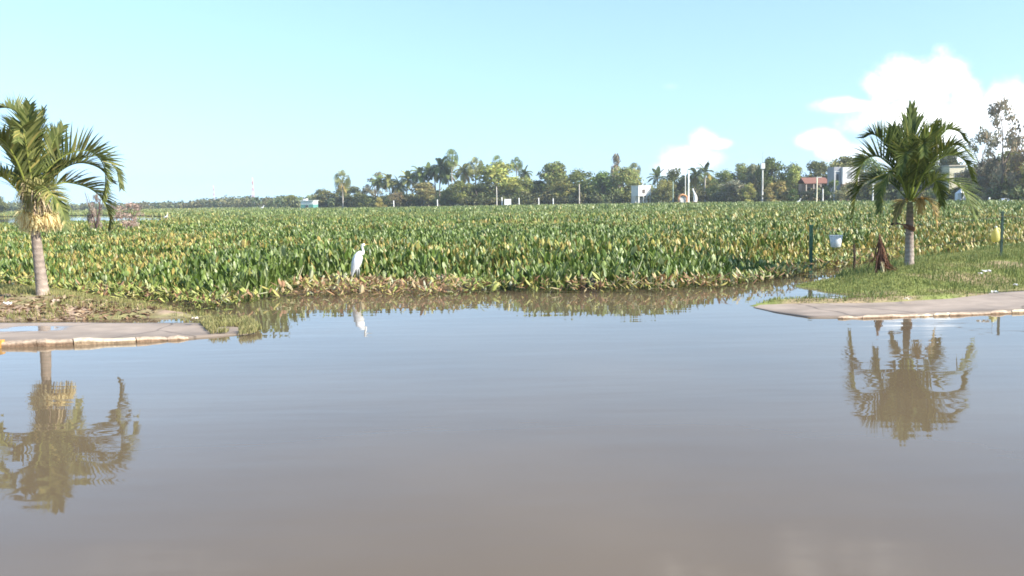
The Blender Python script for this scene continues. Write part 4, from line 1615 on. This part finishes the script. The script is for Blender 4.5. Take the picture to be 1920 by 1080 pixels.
# far shore, from the lone fan palm to the right edge
far_palm(641, 323, 19, 'lone fan palm with tall pale trunk standing apart before a dark round tree', 'fan', 2, .20, OL, (.46, .40, .32))
tree(545, 366, 34, 'small yellow-green round tree beside the teal-walled building', OL, dd=10)
tree(610, 356, 60, 'dark round tree just left of the lone fan palm', MD, dd=18)
tree(655, 350, 74, 'dark broad tree right behind the lone fan palm', DK, dd=26)
tree(686, 366, 40, 'low green shrub mass right of the lone fan palm', MD, 'bush', 6, False)
tree(715, 366, 26, 'yellowish reed clump below the first palms of the grove', YL, 'bush', 2, False)
tree(702, 322, 60, 'thin half-bare tree with drooping twigs at the open end of the palm grove', GY, 'airy', 20)
for (x, y, r_, lb, fm, tn, bd) in [
    (710, 326, 20, 'short coconut palm at the open end of the grove', 'feather', MD, .6),
    (728, 322, 22, 'coconut palm second from the open end of the grove, taller than its neighbours', 'feather', OL, -.5),
    (747, 332, 22, 'low coconut palm with browned lower fronds in the grove', 'feather', OL, .4),
    (764, 318, 23, 'coconut palm with dark crown over pale trunks in the grove', 'feather', OL, .5),
    (786, 308, 25, 'broad dark-crowned coconut palm over the brown tree', 'feather', MD, -.4),
    (803, 306, 20, 'coconut palm close left of the two tallest palms', 'feather', MD, .3),
    (814, 314, 18, 'small coconut palm tucked below the tallest palms', 'feather', DK, -.3),
    (826, 291, 28, 'tall dark coconut palm with long hanging fronds beside the tallest fan palm', 'feather', DK, .6),
    (838, 308, 24, 'dark coconut palm with crown below the tallest fan palm', 'feather', DK, -.6)]:
    far_palm(x, y, r_, lb, fm, 12, .17, tn, bend=bd)
far_palm(846, 283, 17, 'tallest thin fan palm of the grove with bare pale trunk', 'fan', 10, .13, MD, (.50, .43, .34))
far_palm(869, 303, 24, 'coconut palm with arching fronds right of the tallest fan palm', 'feather', 16, .17, OL, bend=.4)
far_palm(891, 298, 19, 'fan palm with upswept tufted crown left of the pale green tree', 'fan', 14, .18, OL)
far_palm(932, 294, 14, 'fan palm top poking out above the pale green tree', 'fan', 22, .15, MD)
far_palm(968, 297, 14, 'thin fan palm behind the right shoulder of the pale green tree', 'fan', 22, .14, MD)
far_palm(984, 312, 18, 'small coconut palm right of the pale green tree', 'feather', 18, .15, DK)
tree(744, 362, 44, 'brownish shrubby tree under the palms near the grove end', BR, dd=8)
tree(794, 344, 66, 'bushy brown-olive tree at the foot of the coconut palms', OL, dd=9)
tree(838, 358, 46, 'brown-green shrubby tree beneath the tall dark palms', OL, 'round', 8)
tree(864, 340, 64, 'bright green bushy tree under the arching coconut palm', MD, dd=7)
tree(894, 346, 56, 'dark green rounded tree next to the pale green tree', DK, dd=8)
tree(932, 306, 108, 'large pale green spreading tree over the white box', LT, dd=14)
tree(984, 336, 62, 'low yellow-green tree beside the large pale green tree', LT, dd=12)
tree(1036, 308, 74, 'tall dark tree with lighter lower boughs in the middle of the far bank', MD, dd=14)
tree(1008, 340, 50, 'small dark tree between the pale green tree and the tall dark tree', DK, dd=16)
tree(1058, 338, 52, 'lighter olive tree low beside the tall dark tree', OL, dd=8)
tree(1094, 321, 88, 'broad flat-topped green tree with pale trunk', MD, dd=12)
tree(1130, 322, 60, 'green tree under the feathery grey pine', MD, dd=10)
tree(1155, 288, 44, 'feathery grey-green pine rising above the middle trees', GY, 'pine', 18)
tree(1168, 318, 76, 'green tree right below the feathery pine', LT, dd=10)
tree(1192, 340, 40, 'low dark tree in front of the white two-storey building', DK, dd=22)
far_palm(1190, 308, 14, 'thin palm with ragged crown behind the white two-storey building', 'fan', 26, .13, OL)
far_palm(1233, 315, 22, 'star-crowned palm right behind the white two-storey building', 'royal', 16, .17, DK)
tree(1246, 338, 46, 'green tree hiding the corner of the white two-storey building', LT, dd=6)
tree(1266, 319, 58, 'dark rounded tree left of the two white poles', DK, dd=12)
far_palm(1304, 312, 22, 'dark coconut palm right of the two white poles', 'feather', 16, .17, DK)
far_palm(1322, 304, 22, 'star-crowned royal palm with pale trunk right of the white poles', 'royal', 13, .2, DK, (.5, .46, .4))
tree(1328, 330, 40, 'olive tree round the trunk of the star-crowned royal palm', OL, dd=16)
tree(1352, 322, 60, 'olive bushy tree right of the royal palm', OL, dd=12)
tree(1378, 338, 74, 'grey-olive low tree with spreading boughs above the yellow shrub', GY, dd=8)
tree(1386, 310, 60, 'tall olive tree behind the yellow shrub', OL, dd=18)
tree(1418, 312, 56, 'brown-olive tree behind the tall pole', GY, dd=18)
tree(1405, 344, 34, 'yellow-green feathery shrub in front of the grey-olive tree', YL, 'bush', 3, False)
tree(1446, 298, 62, 'large dark tree just right of the tall pole', DK, dd=16)
tree(1480, 310, 54, 'dark tree left of the bright green tree', MD, dd=20)
tree(1492, 312, 42, 'bright green tree between dark trees left of the red roof', LT, dd=14)
tree(1457, 342, 66, 'yellow-olive wide shrub below the large dark tree', YL, 'bush', 3, False)
tree(1494, 350, 34, 'dark green shrub between the yellow-olive shrub and the red roof', DK, 'bush', 4, False)
tree(1532, 305, 62, 'dark tree behind the red-roofed house', DK, dd=28)
tree(1580, 296, 84, 'broad olive tree behind the white house', OL, dd=26)
tree(1626, 292, 74, 'dark tree behind the white house and the slim palm', MD, dd=26)
tree(1524, 353, 54, 'low reddish-brown shrub below the red-roofed house', BR, 'bush', 3, False)
tree(1592, 342, 60, 'brown-green shrub in front of the white house', BR, 'bush', 3, False)
tree(1562, 336, 30, 'dark bush in front of the grey tower of the white house', DK, 'bush', 3, False)
tree(1625, 345, 50, 'dark shrub behind the left fronds of the slim palm', DK, 'bush', 4, False)
tree(1664, 330, 60, 'green tree behind the crown of the slim palm', MD, dd=12)
tree(1700, 318, 70, 'olive tree straight behind the slim palm', OL, dd=16)
tree(1745, 310, 70, 'dark green tree right behind the slim palm crown', DK, dd=14)
tree(1785, 272, 52, 'tall dark tree showing through the right fronds of the slim palm', DK, dd=30)
tree(1825, 318, 70, 'grey-brown tree behind the white tent', GY, dd=10)
tree(1800, 352, 44, 'olive shrub beside the white tent', OL, 'bush', 6, False)
tree(1845, 236, 70, 'smaller wispy half-bare tree beside the tallest brown tree', GY, 'airy', 12)
tree(1885, 182, 100, 'tallest wispy brown half-dead tree above the far bank', (.33, .24, .16), 'airy', 8)
tree(1940, 200, 90, 'wispy brown tree cut by the frame edge', (.33, .24, .16), 'airy', 12)
tree(1850, 300, 56, 'grey-brown bushy tree under the tallest wispy brown tree', GY, dd=14)
tree(1895, 286, 70, 'olive bushy tree below the tallest wispy brown tree at the frame edge', OL, dd=14)
tree(1945, 280, 70, 'olive tree mostly outside the frame edge', OL, dd=12)
tree(1888, 335, 50, 'bright green shrubby tree above the white car', MD, 'bush', 8, False)
tree(1855, 350, 50, 'grey shrub left of the white car', GY, 'bush', 5, False)
tree(-6, 367, 36, 'dark tree at the far frame edge beyond the marsh', DK, dd=-150)
# dry bush out in the marsh behind the straw-skirted palm
p = at_d(238, 378, 55)
root = thing('shrub', (p.x, p.y, 0), 'dry pinkish twiggy shrub beyond the hanging fronds of the straw-skirted palm', 'shrub')
inst('crown', AIRY[0], root, (0, 0, 0), (2.8, 2.2, p.z), 1.0, (.46, .36, .29))
k = G()
for i in range(14):
    a = q.uniform(0, 6.28)
    k.tube(np.array([(q.normal(0, .05), q.normal(0, .05), -.05), (math.cos(a) * .4, math.sin(a) * .3, p.z * .45), (math.cos(a) * .95, math.sin(a) * .7, p.z * q.uniform(.7, .95))]), [.03, .02, .007], 5, (.30, .20, .16))
k.build('trunk', M_bark, root)
p = at_d(176, 352, 50)
root = thing('shrub', (p.x, p.y, 0), 'thin dark-stemmed dry shrub right behind the hanging fronds of the straw-skirted palm', 'shrub')
inst('crown', AIRY[1], root, (0, 0, -.1), (1.2, 1.0, p.z - .2), 2.0, (.38, .31, .25))
k = G()
for i in range(9):
    a = q.uniform(0, 6.28)
    k.tube(np.array([(q.normal(0, .05), q.normal(0, .05), -.05), (math.cos(a) * .2, math.sin(a) * .2, p.z * .5), (math.cos(a) * .5, math.sin(a) * .4, p.z * q.uniform(.75, 1.0))]), [.035, .022, .008], 5, (.14, .09, .08))
k.build('trunk', M_bark, root)

# far-off wood on the left horizon and the dark undergrowth at the tree feet
def mass(name, x0, x1, n, dd0, dd1, topf, leaf, tint, label, cat, per=46):
    r = np.random.default_rng(int(x0) + 4000)
    px = r.uniform(x0, x1, n)
    k = G()
    for x in px:
        d = shore_at(x) + r.uniform(dd0, dd1)
        tp = at_d(x, 380, d)
        z0 = bank_z(tp.x, tp.y)
        H = topf(x, d, z0) * r.uniform(.6, 1.05)
        R_ = max(.8, H * r.uniform(.4, .7))
        d_ = r.normal(size=(per, 3))
        d_ /= np.linalg.norm(d_, axis=1)[:, None]
        pos = np.array((tp.x, tp.y, z0 + H * .5)) + d_ * np.array((R_, R_, H * .5)) * r.uniform(.5, 1.05, (per, 1))
        nm = d_ + r.normal(0, .5, (per, 3))
        nm /= np.linalg.norm(nm, axis=1)[:, None]
        a = np.cross(nm, r.normal(size=(per, 3)))
        a /= np.linalg.norm(a, axis=1)[:, None]
        b = np.cross(nm, a)
        s = leaf * r.uniform(.6, 1.5, per)[:, None]
        P = np.stack([pos - a * s, pos - b * s * .55, pos + a * s, pos + b * s * .55], 1)
        c = np.array(tint) * r.uniform(.65, 1.35) * np.array((r.uniform(.85, 1.3), 1, 1))
        k.add(P.reshape(-1, 3), np.arange(per * 4).reshape(per, 4), np.repeat(c[None] * r.uniform(.8, 1.2, (per, 1)), 4, 0))
    m = mat('foliage_' + name, rough=.6, spec=.3, trans=.2)
    tag(k.build(name, m), label, cat, kind='stuff')


TL = np.array([(-900, 370), (-100, 374), (120, 381), (250, 379), (300, 376), (340, 377), (380, 373), (420, 367), (470, 368), (520, 366), (560, 369), (600, 363), (640, 366)])
mass('treeline', -900, 640, 620, 8, 60, lambda x, d, z0: max(1.5, at_d(x, float(np.interp(x, TL[:, 0], TL[:, 1])) - 1, d).z - z0), .62, (.15, .175, .08), 'far-off green treeline along the horizon beyond the marsh', 'treeline', 60)
WOOD = np.array([(640, 14), (690, 22), (740, 26), (800, 30), (850, 36), (880, 46), (1000, 50), (1100, 50), (1165, 50), (1185, 34), (1225, 40), (1270, 46), (1330, 48), (1400, 52), (1480, 52), (1560, 58), (1700, 60), (1800, 66), (2200, 80)])
mass('woodland', 650, 2100, 520, 20, 40, lambda x, d, z0: float(np.interp(x, WOOD[:, 0], WOOD[:, 1])) / FPX * d, .42, (.165, .19, .07), 'dense green wood filling in behind the trees of the far bank', 'woodland', 110)
mass('undergrowth', 660, 2150, 620, 4, 26, lambda x, d, z0: 26 / FPX * d, .30, (.13, .15, .055), 'dark undergrowth at the feet of the trees on the far bank', 'undergrowth', 60)

# ------------------------------------------------------------------ far structures
def base_at(px, dd, ytop=None):
    d = shore_at(px) + dd
    t = at_d(px, ytop or 380, d)
    z0 = bank_z(t.x, t.y)
    return t, z0, FPX / d


def pole(px, ytop, r, label, dd=2, col=(.8, .8, .76), name='pole', extra=None, cat='pole', tilt=0.0, group=None):
    t, z0, s = base_at(px, dd, ytop)
    o = thing(name, (t.x, t.y, z0), label, cat, group)
    H = t.z - z0
    k = G()
    k.tube(np.array([(0, 0, -.3), (tilt * .5, 0, H * .5), (tilt, 0, H)]), [r * 1.1, r, r * .8], 8, col)
    k.build('shaft', M_paint, o, smooth=True)
    if extra:
        extra(o, H)
    return o


def lampcap(o, H):
    k = G()
    k.box((-.12, -.12, H), (.9, .12, H + .12), (.75, .75, .72))
    k.build('arm', M_paint, o)


pole(1285, 320, .11, 'thinner white pole of the pair rising by the orange arch', 4, (.8, .78, .72))
pole(1291, 320, .20, 'thicker white pole of the pair rising by the orange arch', 2, (.85, .83, .76))
pole(1262, 340, .12, 'pale green pole standing in front of the dark rounded tree', 3, (.30, .40, .33))
pole(931, 350, .12, 'pale slender pole in front of the large pale green tree', 2, (.62, .56, .48))
pole(1565, 322, .14, 'concrete utility pole in front of the white house', 1, (.50, .48, .46), 'utility_pole', lampcap)
pole(1637, 346, .13, 'white lamp post left of the slim palm trunk', 1, (.82, .8, .76), 'lamp_post', lampcap, 'lamp post')
pole(1532, 333, .14, 'cream lamp post in front of the red roof', 2, (.75, .68, .5), 'lamp_post', lampcap, 'lamp post')
pole(1086, 345, .14, 'pale bare pole below the broad flat-topped tree', 4, (.55, .48, .40))
for x, y, lb in ((1543, 354, 'short pale post right below the red roof'), (1557, 362, 'short pale post left of the concrete utility pole'), (1010, 371, 'white post below the lower yellow-green tree'),
                 (973, 371, 'white post right of the white box'), (941, 370, 'white post left of the white box'), (1037, 372, 'short white post below the tall dark tree'), 
                 (738, 376, 'white post among the first palm trunks'), (820, 374, 'white post right of the bushy brown tree'), (1855, 370, 'pale post left of the white car')):
    pole(x, y, .14, lb, 2.2, (.82, .80, .76), 'bollard_post', None, 'post')


def tall_top(o, H):
    k = G()
    k.box((-.42, -.42, H - .9), (.42, .42, H + .35), (.82, .82, .80))
    k.build('head_box', M_paint, o)
    k = G()
    k.tube(np.array([(0, 0, H + .35), (0, 0, H + 3.0)]), [.06, .04], 5, (.4, .4, .4))
    k.build('antenna', M_metal, o)


pole(1430, 309, .20, 'tall pale pole with white box and antenna on top', 6, (.58, .57, .52), 'antenna_pole', tall_top)


def mast(px, ytop, d, label, w0):
    t = at_d(px, ytop, d)
    o = thing('radio_mast', (t.x, t.y, 2.0), label, 'radio mast')
    H = t.z - 2.0
    segs = 8
    for i in range(segs):
        z0, z1 = H * i / segs, H * (i + 1) / segs
        a, b = w0 * (1 - .75 * i / segs), w0 * (1 - .75 * (i + 1) / segs)
        c = (.55, .16, .10) if i % 2 == 0 else (.75, .74, .72)
        k = G()
        cs = [(-1, -1), (1, -1), (1, 1), (-1, 1)]
        for j, (sx, sy) in enumerate(cs):
            nx, ny = cs[(j + 1) % 4]
            k.tube(np.array([(sx * a, sy * a, z0), (sx * b, sy * b, z1)]), .16, 4, c)
            k.tube(np.array([(sx * a, sy * a, z0), (nx * b, ny * b, z1)]), .10, 4, c)
        k.build('lattice_section', M_metal, o)
    k = G()
    k.box((-w0 * .45, -w0 * .45, H * .72), (w0 * .45, w0 * .45, H * .78), (.35, .35, .38))
    k.build('antenna_platform', M_metal, o)


mast(473, 333, 900, 'taller red and white lattice mast beyond the treeline', 1.3)
mast(400, 348, 1100, 'fainter distant lattice mast beyond the treeline', 1.1)


def windowbox(o, x0, x1, z0, z1, y, col=(.05, .055, .06)):
    f = G()
    f.box((x0 - .06, y - .05, z0 - .06), (x1 + .06, y + .04, z1 + .06), (.6, .58, .55))
    fo = f.build('window', M_paint, o)
    p_ = G()
    p_.box((x0, y - .06, z0), (x1, y - .052, z1), col)
    p_.build('pane', M_plastic, fo)


# white two-storey building
t, z0, s = base_at(1205, 5)
H1 = (378 - 346) / s
b = thing('building', (t.x, t.y, z0), 'white two-storey building with shaded grey side between trees', 'building', rz=.42)
k = G()
k.box((-2.0, -1.2, H1 * .42), (1.7, 2.2, H1), (.80, .78, .75))
k.box((-2.0, .2, -.2), (1.7, 2.2, H1 * .42 - .003), (.72, .66, .58))
k.build('wall', M_paint, b)
k = G()
k.box((-2.1, -1.3, H1 + .003), (1.8, 2.3, H1 + .16), (.72, .70, .67))
k.build('roof', M_paint, b)
for x in (-1.8, -.4, .5, 1.5):
    k = G()
    k.box((x - .14, -1.1, -.2), (x + .14, -.82, H1 * .42 - .004), (.82, .78, .70))
    k.build('column', M_paint, b)
windowbox(b, -.9, -.1, H1 * .58, H1 * .8, -1.2, (.12, .10, .09))
k = G()
k.tube(np.array([(.2, .3, H1 + .16), (.2, .3, H1 + 1.5)]), .09, 6, (.75, .74, .72))
k.build('roof_pole', M_paint, b)

# orange arch and white monument
t, z0, s = base_at(1280, 3)
b = thing('garden_arch', (t.x, t.y, z0), 'orange arch with a white wall inside at the foot of the white poles', 'arch')
k = G()
a_ = np.linspace(0, math.pi, 15)
k.tube(np.concatenate([[(1.0, 0, -.2)], np.stack([1.0 * np.cos(a_), 0 * a_, 1.3 + .75 * np.sin(a_)], 1), [(-1.0, 0, -.2)]]), .26, 8, (.62, .30, .14))
k.build('arch_band', M_paint, b, smooth=True)
k = G()
k.box((-.72, .1, -.2), (.72, .3, 1.75), (.80, .76, .70))
k.build('wall', M_paint, b)
t, z0, s = base_at(1303, 3)
b = thing('monument', (t.x, t.y, z0), 'white curved monument shaped like a slender figure beside the white poles', 'monument')
k = G()
sp = np.array([(.05, .3, .42), (.10, .9, .50), (.08, 1.5, .46), (-.05, 2.1, .32), (-.25, 2.6, .20), (-.42, 3.0, .17), (-.50, 3.3, .20), (-.55, 3.6, .10)])
k.tube(np.stack([sp[:, 0], 0 * sp[:, 0], sp[:, 1]], 1), sp[:, 2], 12, (.85, .84, .82))
k.build('figure', M_paint, b, smooth=True)
k = G()
k.box((-.6, -.5, -.3), (.6, .5, .32), (.50, .26, .14))
k.build('plinth', M_paint, b)

# white box sign by the big tree
t, z0, s = base_at(952, 2)
b = thing('signboard', (t.x, t.y, z0), 'plain white square board standing below the large pale green tree', 'signboard')
k = G()
k.box((-.9, -.08, .45), (.9, .08, (385 - 371) / s), (.86, .86, .84))
k.build('board', M_paint, b)
for x in (-.7, .7):
    k = G()
    k.box((x - .06, -.05, -.3), (x + .06, .05, .448), (.4, .4, .4))
    k.build('leg', M_metal, b)

# teal walled building on the left
t, z0, s = base_at(580, -12)
z0 = .3
b = thing('building', (t.x, t.y, z0), 'small building with white upper wall and teal lower wall near the yellow-green tree', 'building', rz=-.25, s=.85)
k = G()
k.box((-2.5, -2, 1.6), (2.5, 2, 2.9), (.80, .82, .80))
k.build('upper_wall', M_paint, b)
k = G()
k.box((-2.5, -2, -.5), (2.5, 2, 1.597), (.14, .34, .30))
k.build('lower_wall', M_paint, b)
k = G()
k.box((-2.8, -2.3, 2.903), (2.8, 2.3, 3.1), (.75, .76, .74))
k.box((-1.8, -1.5, 3.103), (-.6, .2, 3.7), (.75, .76, .74))
k.build('roof', M_paint, b)
windowbox(b, -.6, .6, .5, 1.3, -2.0)

# red-roofed house
t, z0, s = base_at(1526, 12)
b = thing('house', (t.x, t.y, z0), 'small open-fronted house with red tiled roof among the trees', 'house')
zt, zb = (380 - 336) / s, (380 - 347) / s
k = G()
k.add([(-2.7, -2, zb), (2.6, -2, zb), (2.6, .6, zt), (-2.7, .6, zt), (-2.7, 3.2, zb), (2.6, 3.2, zb), (-2.7, -2, zb - .12), (2.6, -2, zb - .12)], [(0, 1, 2, 3), (3, 2, 5, 4), (6, 7, 1, 0)], (.25, .12, .085))
k.build('roof', M_paint, b)
k = G()
k.box((-2.4, .8, -.3), (2.3, 3.0, zb - .05), (.50, .36, .26))
k.build('wall', M_paint, b)
for x in (-2.3, -.7, .8, 2.2):
    k = G()
    k.box((x - .1, -1.9, -.3), (x + .1, -1.7, zb - .124), (.6, .5, .4))
    k.build('porch_post', M_paint, b)
windowbox(b, -1.5, -.5, zb * .4, zb * .75, .8)

# white two-storey house with grey stair tower
t, z0, s = base_at(1580, 10)
b = thing('house', (t.x, t.y, z0), 'white two-storey house with grey side tower and slanted eave', 'house', rz=.12)
H2 = (380 - 318) / s
k = G()
k.box((-.9, -1.5, H2 * .50), (2.6, 2.5, H2), (.68, .67, .66))
k.box((-.9, 0, -.3), (2.6, 2.5, H2 * .5 - .003), (.66, .50, .42))
k.build('wall', M_paint, b)
k = G()
k.box((-2.4, -.8, -.3), (-.904, 2.0, H2 + .1), (.34, .34, .36))
k.build('tower', M_paint, b)
k = G()
k.add([(-.9, -1.5, H2 * .5 - .01), (2.6, -1.5, H2 * .5 + .55), (2.6, -2.4, H2 * .5 + .45), (-.9, -2.4, H2 * .5 - .15), (-.9, -1.5, H2 * .5 - .15), (2.6, -1.5, H2 * .5 + .4)], [(0, 3, 2, 1), (3, 4, 5, 2)], (.36, .27, .18))
k.build('eave', M_paint, b)
for x in (-.7, 1.0, 2.4):
    k = G()
    k.box((x - .12, -1.4, -.3), (x + .12, -1.16, H2 * .5 - .16), (.78, .68, .6))
    k.build('column', M_paint, b)
windowbox(b, .2, 1.1, H2 * .66, H2 * .86, -1.5, (.3, .3, .3))
windowbox(b, -2.0, -1.4, H2 * .6, H2 * .8, -.8)

# cream house glimpsed behind the slim palm
t, z0, s = base_at(1787, 16)
b = thing('house', (t.x, t.y, z0), 'cream house glimpsed through the right fronds of the slim palm', 'house')
H3 = (380 - 318) / s
k = G()
k.box((-1.3, -1, -.3), (1.4, 2, H3), (.72, .66, .48))
k.build('wall', M_paint, b)
k = G()
k.box((-1.5, -1.2, H3 + .003), (1.6, 2.2, H3 + .2), (.5, .44, .34))
k.build('roof', M_paint, b)
windowbox(b, -.4, .5, H3 * .55, H3 * .8, -1.0)

# white tent
t, z0, s = base_at(1803, 3)
b = thing('tent', (t.x, t.y, z0), 'white canopy tent pitched on the far bank right of the slim palm', 'tent')
k = G()
k.add([(-.75, -.75, 1.3), (.75, -.75, 1.3), (.75, .75, 1.3), (-.75, .75, 1.3), (0, 0, 2.2)], [(0, 1, 4), (1, 2, 4), (2, 3, 4), (3, 0, 4)], (.86, .85, .84))
k.build('canopy', M_paint, b)
k = G()
k.box((-.72, -.2, .2), (.55, .7, 1.298), (.82, .81, .80))
k.build('side_wall', M_paint, b)
for sx in (-.7, .7):
    for sy in (-.7, .7):
        k = G()
        k.box((sx - .04, sy - .04, -.3), (sx + .04, sy + .04, 1.296), (.7, .7, .7))
        k.build('leg', M_metal, b)

# white parked car
t, z0, s = base_at(1884, 2)
b = thing('parked_car', (t.x, t.y, z0), 'white car parked under the shrubs on the far bank', 'car', s=.42, rz=.3)
k = G()
pr_ = np.array([(-2.1, .35), (-2.1, .85), (-1.5, .95), (-.9, 1.45), (.7, 1.45), (1.3, .98), (2.05, .85), (2.1, .35)])
k.add(np.concatenate([np.stack([pr_[:, 0], 0 * pr_[:, 0] - .85, pr_[:, 1]], 1), np.stack([pr_[:, 0], 0 * pr_[:, 0] + .85, pr_[:, 1]], 1)]), [(i, (i + 1) % 8, 8 + (i + 1) % 8, 8 + i) for i in range(8)], (.85, .85, .85))
k.L.append(np.arange(8)); k.S.append(np.array([8]))
k.L.append(np.arange(8, 16)[::-1]); k.S.append(np.array([8]))
k.build('body', M_plastic, b)
k = G()
k.add([(-1.25, -.86, 1.0), (1.1, -.86, 1.0), (.6, -.86, 1.38), (-.85, -.86, 1.38)], [(0, 1, 2, 3)], (.04, .045, .05))
k.build('window', M_plastic, b)
for x in (-1.3, 1.3):
    for y in (-.8, .8):
        k = G()
        k.tube(np.array([(x, y - .12, .32), (x, y + .12, .32)]), .32, 12, (.03, .03, .03))
        k.build('wheel', M_plastic, b)

# ------------------------------------------------------------------ air
k = G()
k.box((-1300, -40, -3.5), (1300, 1400, 46), (1, 1, 1))
hm = bpy.data.materials.new('air')
hm.use_nodes = True
hm.node_tree.nodes.clear()
ho = hm.node_tree.nodes.new('ShaderNodeOutputMaterial')
hv = hm.node_tree.nodes.new('ShaderNodeVolumePrincipled')
hv.inputs['Color'].default_value = (.88, .95, 1, 1)
hv.inputs['Density'].default_value = HAZE
hv.inputs['Anisotropy'].default_value = 0.2
hm.node_tree.links.new(hv.outputs[0], ho.inputs['Volume'])
tag(k.build('haze', hm), 'thin pale haze over the whole place', 'haze', kind='stuff')
